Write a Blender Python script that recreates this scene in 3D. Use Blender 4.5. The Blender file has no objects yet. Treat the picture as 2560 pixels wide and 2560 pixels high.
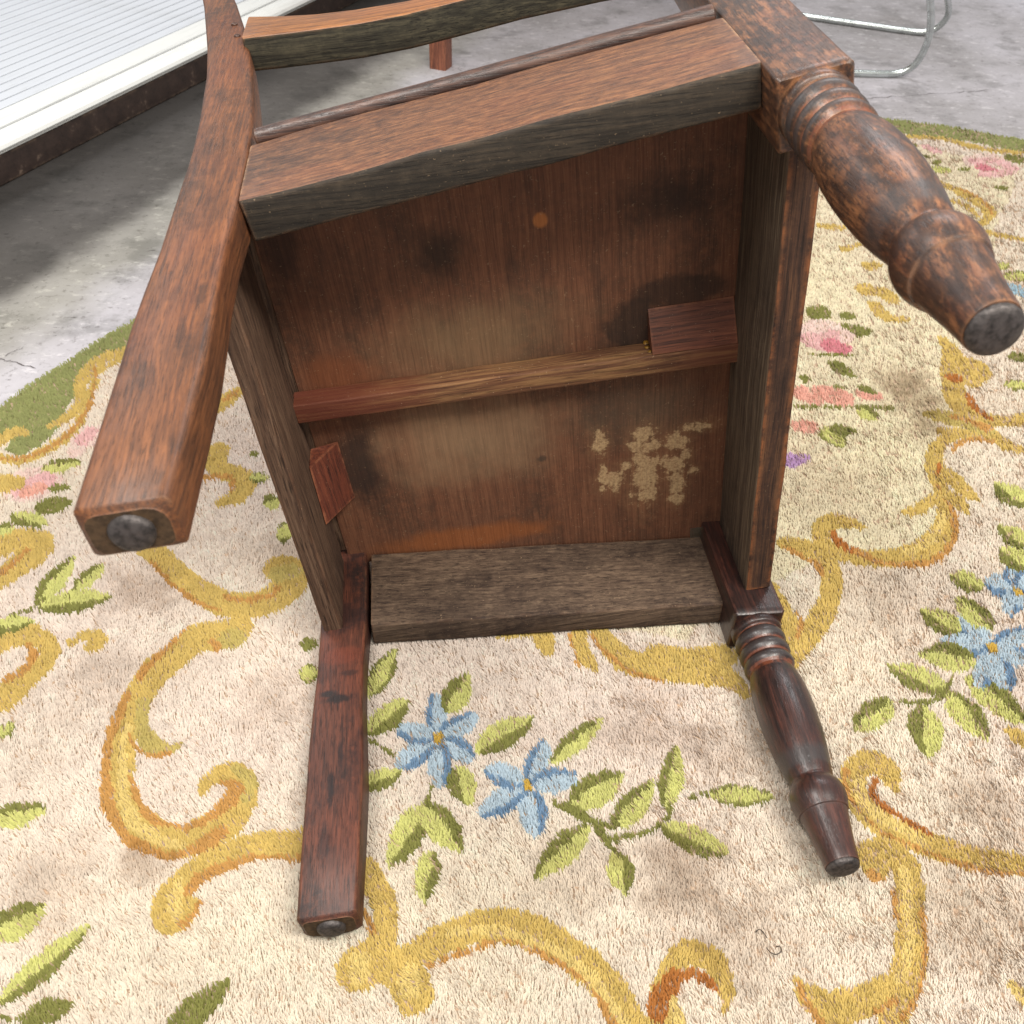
import bpy, math, random
import numpy as np
from mathutils import Vector, Matrix

rng = np.random.default_rng(7)
random.seed(7)
scene = bpy.context.scene
COL = scene.collection

# ---------------------------------------------------------------- camera
Z0 = 0.014                       # height of the chair's resting side above the concrete (it sinks a little into the pile)
cam_d = bpy.data.cameras.new('camera')
cam = bpy.data.objects.new('camera', cam_d)
COL.objects.link(cam)
cam.matrix_world = Matrix(((0.99399, 0.04843, -0.09816, 0.08551),
                           (-0.10501, 0.67493, -0.73037, -0.71779),
                           (0.03088, 0.73629, 0.67596, 0.85568 + Z0),
                           (0, 0, 0, 1)))
cam_d.sensor_width = 36.0
cam_d.angle = math.radians(54.918)
cam_d.clip_start = 0.02
cam_d.clip_end = 60
cam_d.dof.use_dof = True
cam_d.dof.focus_distance = 1.0
cam_d.dof.aperture_fstop = 15.0
scene.camera = cam

# ---------------------------------------------------------------- light
world = bpy.data.worlds.new('World')
scene.world = world
world.use_nodes = True
bg = world.node_tree.nodes['Background']
bg.inputs[0].default_value = (1.0, 0.985, 0.965, 1)
bg.inputs[1].default_value = 0.52

def ceiling_tube(name, loc, target, sx, sy, power, col):
    ld = bpy.data.lights.new(name, 'AREA')
    ld.shape = 'RECTANGLE'; ld.size = sx; ld.size_y = sy
    ld.energy = power; ld.color = col
    o = bpy.data.objects.new(name, ld)
    COL.objects.link(o)
    o.location = loc
    d = Vector(target) - Vector(loc)
    o.rotation_euler = d.to_track_quat('-Z', 'Y').to_euler()
    return o

ceiling_tube('tube_lamp', (0.95, -1.0, 2.35), (0.25, 0.1, 0), 1.6, 0.30, 72, (1.0, 0.95, 0.87))
ceiling_tube('tube_lamp', (-0.8, -0.35, 2.5), (0.0, 0.1, 0), 1.6, 0.30, 52, (1.0, 0.965, 0.91))
ceiling_tube('tube_lamp', (1.3, 2.3, 2.7), (0.9, 1.6, 0), 1.6, 0.30, 30, (0.97, 0.98, 1.0))
ceiling_tube('tube_lamp', (-1.9, 2.7, 2.3), (-1.0, 1.9, 0), 1.6, 0.4, 18, (0.93, 0.97, 1.0))

scene.view_settings.view_transform = 'Standard'
scene.view_settings.look = 'None'
scene.view_settings.exposure = 0.0
scene.view_settings.gamma = 1.0
scene.render.engine = 'CYCLES'
scene.cycles.use_denoising = True
scene.cycles.max_bounces = 7
scene.cycles.diffuse_bounces = 4
scene.cycles.glossy_bounces = 3

# ---------------------------------------------------------------- helpers
def srgb(r, g, b):
    f = lambda c: (c/255/12.92) if c/255 <= 0.04045 else ((c/255 + 0.055)/1.055)**2.4
    return (f(r), f(g), f(b), 1.0)

def tag(o, label=None, cat=None, group=None, kind=None):
    if label: o['label'] = label
    if cat: o['category'] = cat
    if group: o['group'] = group
    if kind: o['kind'] = kind
    return o

def empty(name, loc=(0, 0, 0)):
    o = bpy.data.objects.new(name, None)
    o.empty_display_size = 0.05
    COL.objects.link(o); o.location = loc
    return o

def mesh_obj(name, verts, faces, mats, parent=None, fmat=None, smooth=True, angle=35):
    me = bpy.data.meshes.new(name)
    me.from_pydata([tuple(v) for v in verts], [], faces)
    if not isinstance(mats, (list, tuple)): mats = [mats]
    for m in mats: me.materials.append(m)
    if fmat is not None: me.polygons.foreach_set('material_index', fmat)
    if smooth:
        me.polygons.foreach_set('use_smooth', [True]*len(faces))
        me.set_sharp_from_angle(angle=math.radians(angle))
    me.update()
    o = bpy.data.objects.new(name, me)
    COL.objects.link(o)
    if parent is not None: o.parent = parent
    return o

class NT:
    """tiny node-tree builder"""
    def __init__(self, name):
        self.m = bpy.data.materials.new(name); self.m.use_nodes = True
        self.t = self.m.node_tree
        self.b = self.t.nodes['Principled BSDF']
        self.tc = self.n('ShaderNodeTexCoord')
    def n(self, typ, **kw):
        nd = self.t.nodes.new(typ)
        for k, v in kw.items(): setattr(nd, k, v)
        return nd
    def put(self, sock, v):
        if hasattr(v, 'is_linked') or isinstance(v, bpy.types.NodeSocket): self.t.links.new(v, sock)
        else: sock.default_value = v
    def co(self, scale=(1, 1, 1), loc=(0, 0, 0), rot=(0, 0, 0), src=None):
        mp = self.n('ShaderNodeMapping')
        self.put(mp.inputs[0], src if src is not None else self.tc.outputs['Object'])
        mp.inputs[1].default_value = loc; mp.inputs[2].default_value = rot; mp.inputs[3].default_value = scale
        return mp.outputs[0]
    def noise(self, vec, scale=1.0, detail=3, rough=0.55, dist=0.0):
        nd = self.n('ShaderNodeTexNoise')
        self.put(nd.inputs['Vector'], vec); nd.inputs['Scale'].default_value = scale
        nd.inputs['Detail'].default_value = detail; nd.inputs['Roughness'].default_value = rough
        nd.inputs['Distortion'].default_value = dist
        return nd.outputs['Fac']
    def ramp(self, fac, stops, interp='LINEAR'):
        nd = self.n('ShaderNodeValToRGB'); cr = nd.color_ramp; cr.interpolation = interp
        while len(cr.elements) < len(stops): cr.elements.new(0.5)
        for e, (p, c) in zip(cr.elements, stops):
            e.position = p
            e.color = c if isinstance(c, (tuple, list)) else (c, c, c, 1)
        self.put(nd.inputs[0], fac)
        return nd.outputs[0]
    def math(self, op, a, b=0.5, c=None, clamp=False):
        nd = self.n('ShaderNodeMath', operation=op); nd.use_clamp = clamp
        self.put(nd.inputs[0], a); self.put(nd.inputs[1], b)
        if c is not None: self.put(nd.inputs[2], c)
        return nd.outputs[0]
    def step(self, v, a, b):
        nd = self.n('ShaderNodeMapRange'); nd.interpolation_type = 'SMOOTHSTEP'
        self.put(nd.inputs[0], v); nd.inputs[1].default_value = a; nd.inputs[2].default_value = b
        return nd.outputs[0]
    def mix(self, fac, a, b, blend='MIX'):
        nd = self.n('ShaderNodeMix', data_type='RGBA', blend_type=blend)
        self.put(nd.inputs[0], fac); self.put(nd.inputs[6], a); self.put(nd.inputs[7], b)
        return nd.outputs[2]
    def bump(self, h, strength=0.3, dist=0.001, normal=None):
        nd = self.n('ShaderNodeBump'); nd.inputs['Strength'].default_value = strength
        nd.inputs['Distance'].default_value = dist; self.put(nd.inputs['Height'], h)
        if normal is not None: self.put(nd.inputs['Normal'], normal)
        return nd.outputs[0]
    def edge(self, radius=0.004):
        """1 on arrises, 0 on flats"""
        bv = self.n('ShaderNodeBevel'); bv.samples = 4; bv.inputs[0].default_value = radius
        ge = self.n('ShaderNodeNewGeometry')
        vm = self.n('ShaderNodeVectorMath', operation='DOT_PRODUCT')
        self.put(vm.inputs[0], bv.outputs[0]); self.put(vm.inputs[1], ge.outputs['Normal'])
        return self.step(vm.outputs['Value'], 0.995, 0.90)
    def spot(self, c, rx, rz, amt=0.4, scale=90, axes=(0, 2), soft=0.35):
        """an irregular stain around point c in object space, in the plane of the two axes"""
        sep = self.n('ShaderNodeSeparateXYZ'); self.put(sep.inputs[0], self.tc.outputs['Object'])
        dx = self.math('DIVIDE', self.math('SUBTRACT', sep.outputs[axes[0]], c[0]), rx)
        dz = self.math('DIVIDE', self.math('SUBTRACT', sep.outputs[axes[1]], c[1]), rz)
        r = self.math('SQRT', self.math('ADD', self.math('MULTIPLY', dx, dx), self.math('MULTIPLY', dz, dz)))
        nz = self.noise(self.co((1, 1, 1), loc=(c[0]*7, 3.3, c[1]*5)), scale, 4, 0.6)
        r = self.math('ADD', r, self.math('MULTIPLY', self.math('SUBTRACT', nz, 0.5), amt*2))
        return self.step(r, 1.0 + soft*0.5, 1.0 - soft)

def set_principled(b, **kw):
    for k, v in kw.items():
        b.inputs[k.replace('_', ' ')].default_value = v

# ---------------------------------------------------------------- wood
def wood(name, light, mid, dark, axis, patina=0.35, patina_col=(30, 22, 18), rough=(0.34, 0.55), wear=(170, 120, 82),
         wear_amt=0.5, seed=0.0, fine=1.0, speck=0.0, spec=0.5, pscale=9.0, bump=0.25, red=0.0, along=9.0, dim=1.0, mottle=0.0, worn=False, pore=0.7, warp_amt=5.0, edge_r=0.0045, coat=0.0, mstretch=0.6):
    sc = lambda c: tuple(v*dim for v in c)
    light, mid, dark = sc(light), sc(mid), sc(dark)
    N = NT(name)
    def stretch(along, across):
        s = [across]*3; s[axis] = along
        return tuple(s)
    off = (seed*1.7, seed*2.3, seed*3.1)
    warp = N.noise(N.co(stretch(5, 16), off), 1.0, 2)
    base = N.co(stretch(along*fine, 300*fine), off)
    va = N.n('ShaderNodeVectorMath', operation='ADD')
    N.put(va.inputs[0], base)
    cmb = N.n('ShaderNodeCombineXYZ')
    for i in range(3):
        if i != axis: N.put(cmb.inputs[i], N.math('MULTIPLY', warp, warp_amt))
    N.put(va.inputs[1], cmb.outputs[0])
    g1 = N.noise(va.outputs[0], 1.0, 5, 0.62)
    g2 = N.noise(N.co(stretch(along*4*fine, 900*fine), off), 1.0, 3, 0.6)
    col = N.ramp(g1, [(0.30, srgb(*dark)), (0.47, srgb(*mid)), (0.66, srgb(*light))])
    pores = N.step(g2, 0.47, 0.36)
    col = N.mix(N.math('MULTIPLY', pores, pore), col, srgb(*[c*0.38 for c in dark]))
    big = N.noise(N.co(stretch(pscale*0.55, pscale*1.5), (off[0]+4, off[1], off[2])), 1.0, 5, 0.65)
    pm = N.step(big, 0.44, 0.66)
    mid_n = N.noise(N.co((1, 1, 1), off), 75, 4, 0.7)
    pm = N.math('MULTIPLY', pm, N.step(mid_n, 0.30, 0.58))
    col = N.mix(N.math('MULTIPLY', pm, patina), col, srgb(*patina_col))
    if red > 0:
        rn = N.noise(N.co(stretch(6, 18), (off[1]+9, off[2], off[0])), 1.0, 3)
        col = N.mix(N.math('MULTIPLY', N.step(rn, 0.45, 0.7), red), col, srgb(140, 62, 36))
    if mottle > 0:
        mo = N.noise(N.co((1, mstretch, 1) if axis == 1 else (1, 1, 1), (off[0]+2, off[2], off[1])), 125, 6, 0.72)
        m2 = N.noise(N.co((1, 1, 1), (off[2]+5, off[1], off[0])), 14, 3, 0.6)
        mm = N.math('ADD', mo, N.math('MULTIPLY', N.math('SUBTRACT', m2, 0.5), 0.55))
        col = N.mix(N.math('MULTIPLY', N.step(mm, 0.44, 0.59), mottle), col, srgb(*patina_col))
    if worn:
        wa = N.n('ShaderNodeAttribute'); wa.attribute_name = 'worn'
        wv = wa.outputs['Fac']
        wz = N.noise(N.co((1, 1, 1), off), 130, 3, 0.6)
        col = N.mix(N.math('MULTIPLY', N.step(wv, -0.15, -0.7), 0.72), col, srgb(56, 52, 52))
        col = N.mix(N.math('MULTIPLY', N.math('MULTIPLY', N.step(wv, 0.15, 0.7), N.step(wz, 0.32, 0.55)), 0.6), col, srgb(124, 66, 42))
    if wear_amt > 0:
        e = N.edge(edge_r)
        wn = N.noise(N.co((1, 1, 1), (off[2], 1, 2)), 60, 4, 0.65)
        col = N.mix(N.math('MULTIPLY', N.math('MULTIPLY', e, N.step(wn, 0.36, 0.62)), wear_amt), col, srgb(*wear))
    sn = N.noise(N.co((1, 1, 1), (off[0], 5, 5)), 420, 2, 0.5)
    if speck > 0:
        sp = N.math('MULTIPLY', N.step(sn, 0.66, 0.72), N.step(mid_n, 0.42, 0.62))
        col = N.mix(N.math('MULTIPLY', sp, speck), col, srgb(188, 160, 128))
    N.col = col; N.g1 = g1; N.pores = pores
    rgh = N.math('ADD', N.math('MULTIPLY', g1, rough[1]-rough[0]), rough[0] + 0.0)
    rgh = N.math('ADD', rgh, N.math('MULTIPLY', mid_n, 0.12))
    N.put(N.b.inputs['Roughness'], rgh)
    N.b.inputs['Specular IOR Level'].default_value = spec
    N.b.inputs['Coat Weight'].default_value = coat; N.b.inputs['Coat Roughness'].default_value = 0.3
    h = N.math('ADD', N.math('MULTIPLY', g1, 0.6), N.math('SUBTRACT', N.math('MULTIPLY', mid_n, 0.35), N.math('MULTIPLY', pores, 0.7)))
    N.put(N.b.inputs['Normal'], N.bump(h, bump, 0.0012))
    N.put(N.b.inputs['Base Color'], col)
    return N

M = {}
# polished outer faces
M['leg_hi'] = wood('oak_leg_polished', (126, 78, 45), (102, 62, 37), (72, 45, 30), 1, patina=0.6, patina_col=(36, 26, 21), seed=1, wear_amt=0.4, wear=(158, 112, 76), red=0.1, spec=0.45, pscale=13, pore=.55, along=11, fine=1.25, mottle=.2, coat=.1, mstretch=.3, rough=(.36,.55))
M['leg_lo'] = wood('oak_leg_red', (110, 62, 45), (88, 50, 37), (60, 37, 29), 1, patina=0.9, patina_col=(33, 26, 26), seed=2, wear_amt=0.45, red=0.12, spec=0.45, pscale=20, along=13, fine=1.1, mottle=.22, coat=.08, mstretch=.22, rough=(.36,.55))
M['turned_hi'] = wood('oak_turned_worn', (138, 93, 60), (98, 64, 43), (60, 41, 31), 1, patina=0.75, patina_col=(31, 24, 22), seed=3, wear_amt=0.55, red=0.12, pscale=26, spec=0.55, rough=(0.26, 0.44), along=14, mottle=.72, worn=True, coat=.2, mstretch=.5).m
M['turned_lo'] = wood('oak_turned_dark', (78, 45, 36), (46, 30, 27), (28, 21, 20), 1, patina=0.7, patina_col=(24, 20, 21), seed=4.3, wear_amt=0.45, wear=(112, 70, 54), red=0.1, pscale=18, spec=0.55, rough=(0.22, 0.38), along=11, mottle=.4, worn=True, coat=.22, mstretch=.3).m
M['rail_out'] = wood('oak_rail_polished', (136, 93, 61), (100, 65, 45), (62, 42, 32), 0, patina=0.6, patina_col=(42, 32, 29), seed=5, wear_amt=0.85, wear=(192, 154, 118), fine=1.5, red=0.1, spec=0.45, pore=.55, along=2.0, mottle=.12, coat=.1, rough=(.36,.55)).m
M['rail_raw'] = wood('oak_rail_raw_dark', (72, 62, 51), (53, 47, 40), (38, 33, 29), 0, patina=0.5, patina_col=(30, 27, 24), seed=6, wear_amt=0.65, wear=(128, 92, 64), rough=(0.55, 0.75), spec=0.3, speck=0.3, mottle=.3, mstretch=1).m
M['rail_low'] = wood('oak_rail_raw_low', (122, 102, 84), (98, 80, 66), (68, 54, 46), 0, patina=0.7, patina_col=(42, 32, 29), seed=7, wear_amt=0.3, rough=(0.6, 0.8), spec=0.25, speck=0.4, mottle=.25).m
M['front_raw'] = wood('oak_front_rail_raw', (116, 100, 82), (86, 72, 59), (56, 46, 39), 2, patina=0.45, patina_col=(40, 33, 30), seed=8, wear_amt=0.2, wear=(160, 104, 66), rough=(0.55, 0.75), spec=0.25, speck=0.2, along=5).m
M['front_edge'] = wood('oak_front_rail_edge', (104, 73, 52), (74, 52, 41), (46, 35, 31), 2, patina=0.6, patina_col=(40, 31, 29), seed=9, wear_amt=1.0, wear=(168, 104, 62), rough=(0.5, 0.7), spec=0.3, speck=0.3, mottle=.3, along=5, edge_r=.011).m
M['back_raw'] = wood('oak_back_rail_raw', (116, 92, 74), (90, 68, 54), (58, 43, 36), 2, patina=0.5, patina_col=(46, 36, 32), seed=10, wear_amt=0.5, wear=(150, 98, 62), rough=(0.55, 0.75), spec=0.25, speck=0.25).m
M['arm'] = wood('oak_arm_polished', (164, 108, 58), (128, 80, 42), (86, 53, 30), 0, patina=0.3, seed=11, wear_amt=0.5, red=0.08, along=10, coat=.2, pore=.5).m
M['arm_raw'] = wood('oak_arm_underside', (86, 80, 64), (60, 56, 46), (40, 36, 31), 0, patina=0.6, patina_col=(34, 33, 29), seed=12, wear_amt=0.5, rough=(0.6, 0.8), spec=0.25, mottle=.3).m
M['bead'] = wood('oak_bead', (98, 68, 54), (66, 45, 38), (40, 30, 28), 0, patina=0.4, seed=13, wear_amt=0.2, spec=0.6, rough=(.25,.45)).m
def marks(N, lst):
    c = N.col
    for p, rx, ry, f, col_ in lst:
        c = N.mix(N.math('MULTIPLY', N.spot((p[0]*.85, p[1]*.85), rx, ry, .7, 130, axes=(0, 1), soft=.5), f), c, srgb(*col_))
    N.put(N.b.inputs['Base Color'], c)
    return N.m
# dark bruises on the upper leg; knots and black bruises on the lower one
M['leg_hi'] = marks(M['leg_hi'], [((-.016, -.150), .004, .016, .6, (34, 25, 22)), ((-.026, -.20), .003, .020, .5, (34, 25, 22)), ((-.045, .13), .010, .020, .35, (36, 27, 24))])
M['leg_lo'] = marks(M['leg_lo'], [((-.036, -.112), .016, .0060, .9, (30, 24, 24)), ((-.048, -.103), .009, .0045, .9, (34, 28, 28)), ((-.022, -.075), .012, .004, .6, (36, 26, 25)), ((-.040, -.235), .0035, .022, .8, (28, 23, 25)), ((-.030, -.19), .003, .018, .6, (30, 24, 26)), ((-.045, -.30), .006, .020, .6, (30, 24, 26)), ((-.030, -.045), .02, .014, .3, (128, 60, 40)), ((-.035, .02), .03, .022, .7, (40, 30, 30))])
def make_batten():
    N = wood('oak_batten', (156, 118, 78), (118, 82, 58), (80, 52, 40), 0, patina=0.35, patina_col=(60, 42, 36), seed=14, wear_amt=0.3, rough=(0.5, 0.7), speck=0.9, spec=0.3, red=0.2, pore=.5)
    c = N.col
    c = N.mix(N.math('MULTIPLY', N.spot((.0, -.002), .10, .2, .5, 30, soft=.8), 0.78), c, srgb(96, 44, 32))
    c = N.mix(N.math('MULTIPLY', N.spot((.40, -.002), .05, .2, .5, 30, soft=.8), 0.6), c, srgb(104, 58, 42))
    N.put(N.b.inputs['Base Color'], c)
    return N.m
M['batten'] = make_batten()
M['glue_block'] = wood('mahogany_block', (136, 82, 58), (106, 60, 42), (74, 42, 32), 0, patina=0.45, patina_col=(60,36,30), seed=15, wear_amt=0.5, wear=(164, 104, 70), rough=(0.45, 0.6), red=0.15, speck=.3).m
M['tri_block'] = wood('mahogany_wedge', (122, 64, 43), (100, 50, 35), (76, 38, 29), 2, patina=0.4, patina_col=(58, 32, 26), seed=16, wear_amt=0.6, wear=(168, 106, 74), rough=(0.45, 0.62), red=0.05, speck=.3).m

SYP = 0.1331
S = 0.85                                   # model units to metres
def make_panel_mat():
    N = wood('oak_seat_board', (130, 87, 63), (118, 77, 56), (107, 68, 50), 2, patina=0.7, patina_col=(76, 56, 45), seed=17, wear_amt=0.0,
             rough=(0.5, 0.72), speck=0.25, spec=0.3, fine=1.5, pscale=11, pore=.22, along=4, mottle=.24, mstretch=1)
    c = N.col
    P = lambda x, z: (x*S, z*S)
    # pale bare areas, stains, glue marks
    c = N.mix(N.math('MULTIPLY', N.spot(P(.19, .045), .12*S, .06*S, .6, 30, soft=.9), 0.55), c, srgb(138, 114, 84))
    c = N.mix(N.math('MULTIPLY', N.spot(P(.165, -.10), .12*S, .075*S, .6, 26, soft=.9), 0.62), c, srgb(156, 128, 98))
    c = N.mix(N.math('MULTIPLY', N.spot(P(.39, -.09), .08*S, .05*S, .6, 26, soft=.9), 0.5), c, srgb(96, 88, 72))
    c = N.mix(N.math('MULTIPLY', N.spot(P(.14, -.268), .13*S, .022*S, .5, 40, soft=.5), 0.75), c, srgb(150, 88, 48))
    c = N.mix(N.math('MULTIPLY', N.spot(P(.02, .028), .05*S, .03*S, .6, 40, soft=.6), 0.55), c, srgb(138, 80, 48))
    c = N.mix(N.math('MULTIPLY', N.spot(P(.162, .162), .026*S, .032*S, .9, 50, soft=.9), 0.75), c, srgb(44, 38, 32))
    c = N.mix(N.math('MULTIPLY', N.spot(P(.42, .19), .06*S, .03*S, .8, 40, soft=.9), 0.7), c, srgb(46, 36, 30))
    c = N.mix(N.math('MULTIPLY', N.spot(P(.375, .035), .035*S, .04*S, .5, 60, soft=.3), 0.75), c, srgb(50, 42, 36))
    c = N.mix(N.math('MULTIPLY', N.spot(P(.43, .075), .06*S, .022*S, .5, 60, soft=.3), 0.7), c, srgb(52, 42, 36))
    c = N.mix(N.math('MULTIPLY', N.spot(P(.018, -.12), .03*S, .07*S, .6, 40, soft=.5), 0.8), c, srgb(48, 38, 34))
    c = N.mix(N.math('MULTIPLY', N.spot(P(-.004, .20), .025*S, .06*S, .6, 40, soft=.6), 0.7), c, srgb(54, 40, 34))
    c = N.mix(N.math('MULTIPLY', N.spot(P(.275, .185), .0085*S, .0095*S, .25, 120, soft=.35), 0.9), c, srgb(188, 118, 66))
    c = N.mix(N.math('MULTIPLY', N.spot(P(.252, -.146), .007*S, .006*S, .4, 120, soft=.5), 0.7), c, srgb(64, 56, 48))
    # pale bare flakes where something was stuck and pulled away
    BLOBS = [(0.3864, -0.1286, 0.0111, 0.0109), (0.3741, -0.1482, 0.0062, 0.007), (0.3962, -0.1522, 0.01, 0.0079), (0.3813, -0.1687, 0.0088, 0.0071), (0.3614, -0.1763, 0.0071, 0.0055), (0.3433, -0.2026, 0.0115, 0.0127), (0.3312, -0.1838, 0.004, 0.0089), (0.3291, -0.2117, 0.0033, 0.0044), (0.3887, -0.1995, 0.0128, 0.0321), (0.3848, -0.236, 0.0136, 0.0097), (0.4264, -0.1883, 0.0115, 0.0073), (0.4321, -0.221, 0.0068, 0.0144), (0.4288, -0.2496, 0.0064, 0.0077), (0.4272, -0.15, 0.0105, 0.0114), (0.4253, -0.1865, 0.0108, 0.0125), (0.451, -0.2045, 0.0057, 0.0044), (0.4311, -0.2225, 0.0078, 0.0189), (0.4304, -0.2517, 0.0069, 0.0077), (0.4584, -0.1292, 0.0137, 0.0056), (0.4401, -0.1746, 0.0066, 0.0065), (0.328, -0.1336, 0.0074, 0.0125)]
    def nz3(scale, off, det):
        nd = N.n('ShaderNodeTexNoise'); N.put(nd.inputs['Vector'], N.co((1, 1, 1), off)); nd.inputs['Scale'].default_value = scale; nd.inputs['Detail'].default_value = det; nd.inputs['Roughness'].default_value = 0.7
        return nd.outputs['Fac']
    dn = N.math('MULTIPLY', N.math('SUBTRACT', nz3(70, (1, 2, 3), 9), 0.5), 5.2)
    dist = None
    for bx_, bz_, ra, rb in BLOBS:
        v1 = N.n('ShaderNodeVectorMath', operation='SUBTRACT'); N.put(v1.inputs[0], N.tc.outputs['Object']); v1.inputs[1].default_value = (bx_*S, SYP*S, bz_*S)
        v2 = N.n('ShaderNodeVectorMath', operation='MULTIPLY'); N.put(v2.inputs[0], v1.outputs[0]); v2.inputs[1].default_value = (1/(ra*S), 0, 1/(rb*S))
        v3 = N.n('ShaderNodeVectorMath', operation='LENGTH'); N.put(v3.inputs[0], v2.outputs[0])
        dist = v3.outputs['Value'] if dist is None else N.math('MINIMUM', dist, v3.outputs['Value'])
    fl = N.math('MULTIPLY', N.step(N.math('ADD', dist, dn), 1.45, 0.95), N.math('ADD', N.math('MULTIPLY', N.step(nz3(320, (7, 7, 7), 4), 0.36, 0.60), 0.6), 0.4))
    haze_ = N.step(N.math('ADD', dist, dn), 3.4, 0.6)
    c = N.mix(N.math('MULTIPLY', haze_, 0.22), c, srgb(176, 136, 96))
    halo = N.math('MULTIPLY', N.step(dist, 3.2, 0.9), N.step(nz3(210, (4, 4, 4), 3), 0.60, 0.66))
    c = N.mix(N.math('MULTIPLY', halo, 0.6), c, srgb(196, 162, 120))
    c = N.mix(N.math('MULTIPLY', fl, 0.85), c, srgb(206, 174, 130))
    # the open grain shows through every stain; fine pale scuffs over all
    c = N.mix(N.math('MULTIPLY', N.pores, 0.16), c, srgb(44, 30, 24))
    c = N.mix(N.step(N.g1, 0.62, 0.36), c, N.mix(0.12, c, srgb(30, 20, 16)))
    scu = N.noise(N.co((1, 1, 1), (9, 9, 9)), 260, 3, 0.7)
    c = N.mix(N.math('MULTIPLY', N.step(scu, 0.64, 0.72), 0.38), c, srgb(170, 140, 108))
    N.put(N.b.inputs['Base Color'], c)
    return N.m
M['panel'] = make_panel_mat()

def simple(name, col, rough=0.5, metal=0.0, spec=0.5, nscale=60, var=0.25, bump=0.1):
    N = NT(name)
    nz = N.noise(N.tc.outputs['Object'], nscale, 5, 0.65)
    c = N.mix(N.math('MULTIPLY', N.step(nz, 0.35, 0.7), var), srgb(*col), srgb(*[v*0.5 for v in col]))
    N.put(N.b.inputs['Base Color'], c)
    N.put(N.b.inputs['Roughness'], N.math('ADD', N.math('MULTIPLY', nz, 0.3), rough-0.15))
    N.b.inputs['Metallic'].default_value = metal
    N.b.inputs['Specular IOR Level'].default_value = spec
    N.put(N.b.inputs['Normal'], N.bump(nz, bump, 0.001))
    return N.m
M['glide'] = simple('dark_steel_glide', (92, 86, 84), 0.5, 0.6, nscale=220, var=0.9, bump=0.8)
M['end_grain'] = simple('oak_end_grain', (88, 68, 48), 0.7, 0, 0.3, nscale=240, var=0.8, bump=0.4)
M['peg'] = simple('dark_peg', (70, 42, 28), 0.4, 0, 0.5, nscale=200, var=0.5)
M['dust_dark'] = simple('dark_fluff', (46, 40, 36), 0.9, 0, 0.1)

# ---------------------------------------------------------------- lofted timber
def rrect(c, u, v, a, b, r, seg=3):
    """rounded rectangle ring; r = one radius or four (corner order ++, -+, --, +-); returns points and the side each edge belongs to"""
    c, u, v = Vector(c), Vector(u), Vector(v)
    rs = r if isinstance(r, (list, tuple)) else (r,)*4
    pts = []
    for k, (su, sv) in enumerate(((1, 1), (-1, 1), (-1, -1), (1, -1))):
        rr = rs[k]
        a0 = k*math.pi/2
        for i in range(seg+1):
            t = a0 + (math.pi/2)*i/seg
            pts.append(c + u*(su*(a-rr) + rr*math.cos(t)) + v*(sv*(b-rr) + rr*math.sin(t)))
    return pts

def wob(n, amp, s):
    """smooth random wobble along a timber"""
    r = random.Random(s)
    k = [r.uniform(-1, 1) for _ in range(n//3 + 3)]
    out = []
    for i in range(n):
        t = i/3; j = int(t); f = t-j; f = f*f*(3-2*f)
        out.append(amp*(k[j]*(1-f) + k[j+1]*f) + r.uniform(-1, 1)*amp*0.18)
    return out

def loft(name, rings, mats, parent, side_mat=(0, 0, 0, 0), cap_mat=0, seg=3, cap_in=0.0015, jitter=0.0005, seed=1):
    """skin rings into a closed timber; side_mat gives a material index for the sides v+, u-, v-, u+"""
    n = len(rings[0])
    L = len(rings)
    ws = [wob(L, jitter, seed*31 + q) for q in range(12)]
    verts, faces, fm = [], [], []
    def cap(ring, other):
        c = sum(ring, Vector())/n
        d = (sum(ring, Vector()) - sum(other, Vector())).normalized()
        rad = max((p-c).length for p in ring)
        return [c + (p-c)*(1 - cap_in/rad) + d*cap_in for p in ring]
    c0 = cap(rings[0], rings[1]); c1 = cap(rings[-1], rings[-2])
    allr = [c0] + [list(r) for r in rings] + [c1]
    for i, ring in enumerate(allr):
        j = min(max(i-1, 0), L-1)
        for q, p in enumerate(ring):
            k = q//(seg+1)
            verts.append(Vector((p[0] + ws[k*3][j], p[1] + ws[k*3+1][j]*0.6, p[2] + ws[k*3+2][j]))*S)
    for i in range(len(allr)-1):
        for q in range(n):
            q2 = (q+1) % n
            faces.append((i*n+q, i*n+q2, (i+1)*n+q2, (i+1)*n+q))
            k = q//(seg+1); w = q % (seg+1)
            # corner k sits between side k-1 (before) and side k (after)
            if w == seg: sd = k
            else: sd = (k-1) % 4 if w < seg/2 else k
            fm.append(side_mat[sd])
    faces.append(tuple(range(n-1, -1, -1))); fm.append(cap_mat)
    faces.append(tuple(range((len(allr)-1)*n, len(allr)*n))); fm.append(cap_mat)
    # outward winding
    a, b_, c_ = verts[faces[0][0]], verts[faces[0][1]], verts[faces[0][2]]
    ctr = sum(verts[:2*n], Vector())/(2*n)
    f0 = faces[n]  # a side face
    nrm = (verts[f0[1]]-verts[f0[0]]).cross(verts[f0[2]]-verts[f0[0]])
    cc = sum(verts[n:3*n], Vector())/(2*n)
    if nrm.dot(verts[f0[0]]-cc) < 0: faces = [tuple(reversed(f)) for f in faces]
    return mesh_obj(name, verts, faces, mats, parent, fm)

def beam(name, p0, p1, u, v, a, b, r, mats, parent, n=18, **kw):
    p0, p1 = Vector(p0), Vector(p1)
    rings = [rrect(p0.lerp(p1, i/(n-1)), u, v, a, b, r) for i in range(n)]
    return loft(name, rings, mats, parent, **kw)

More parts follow.
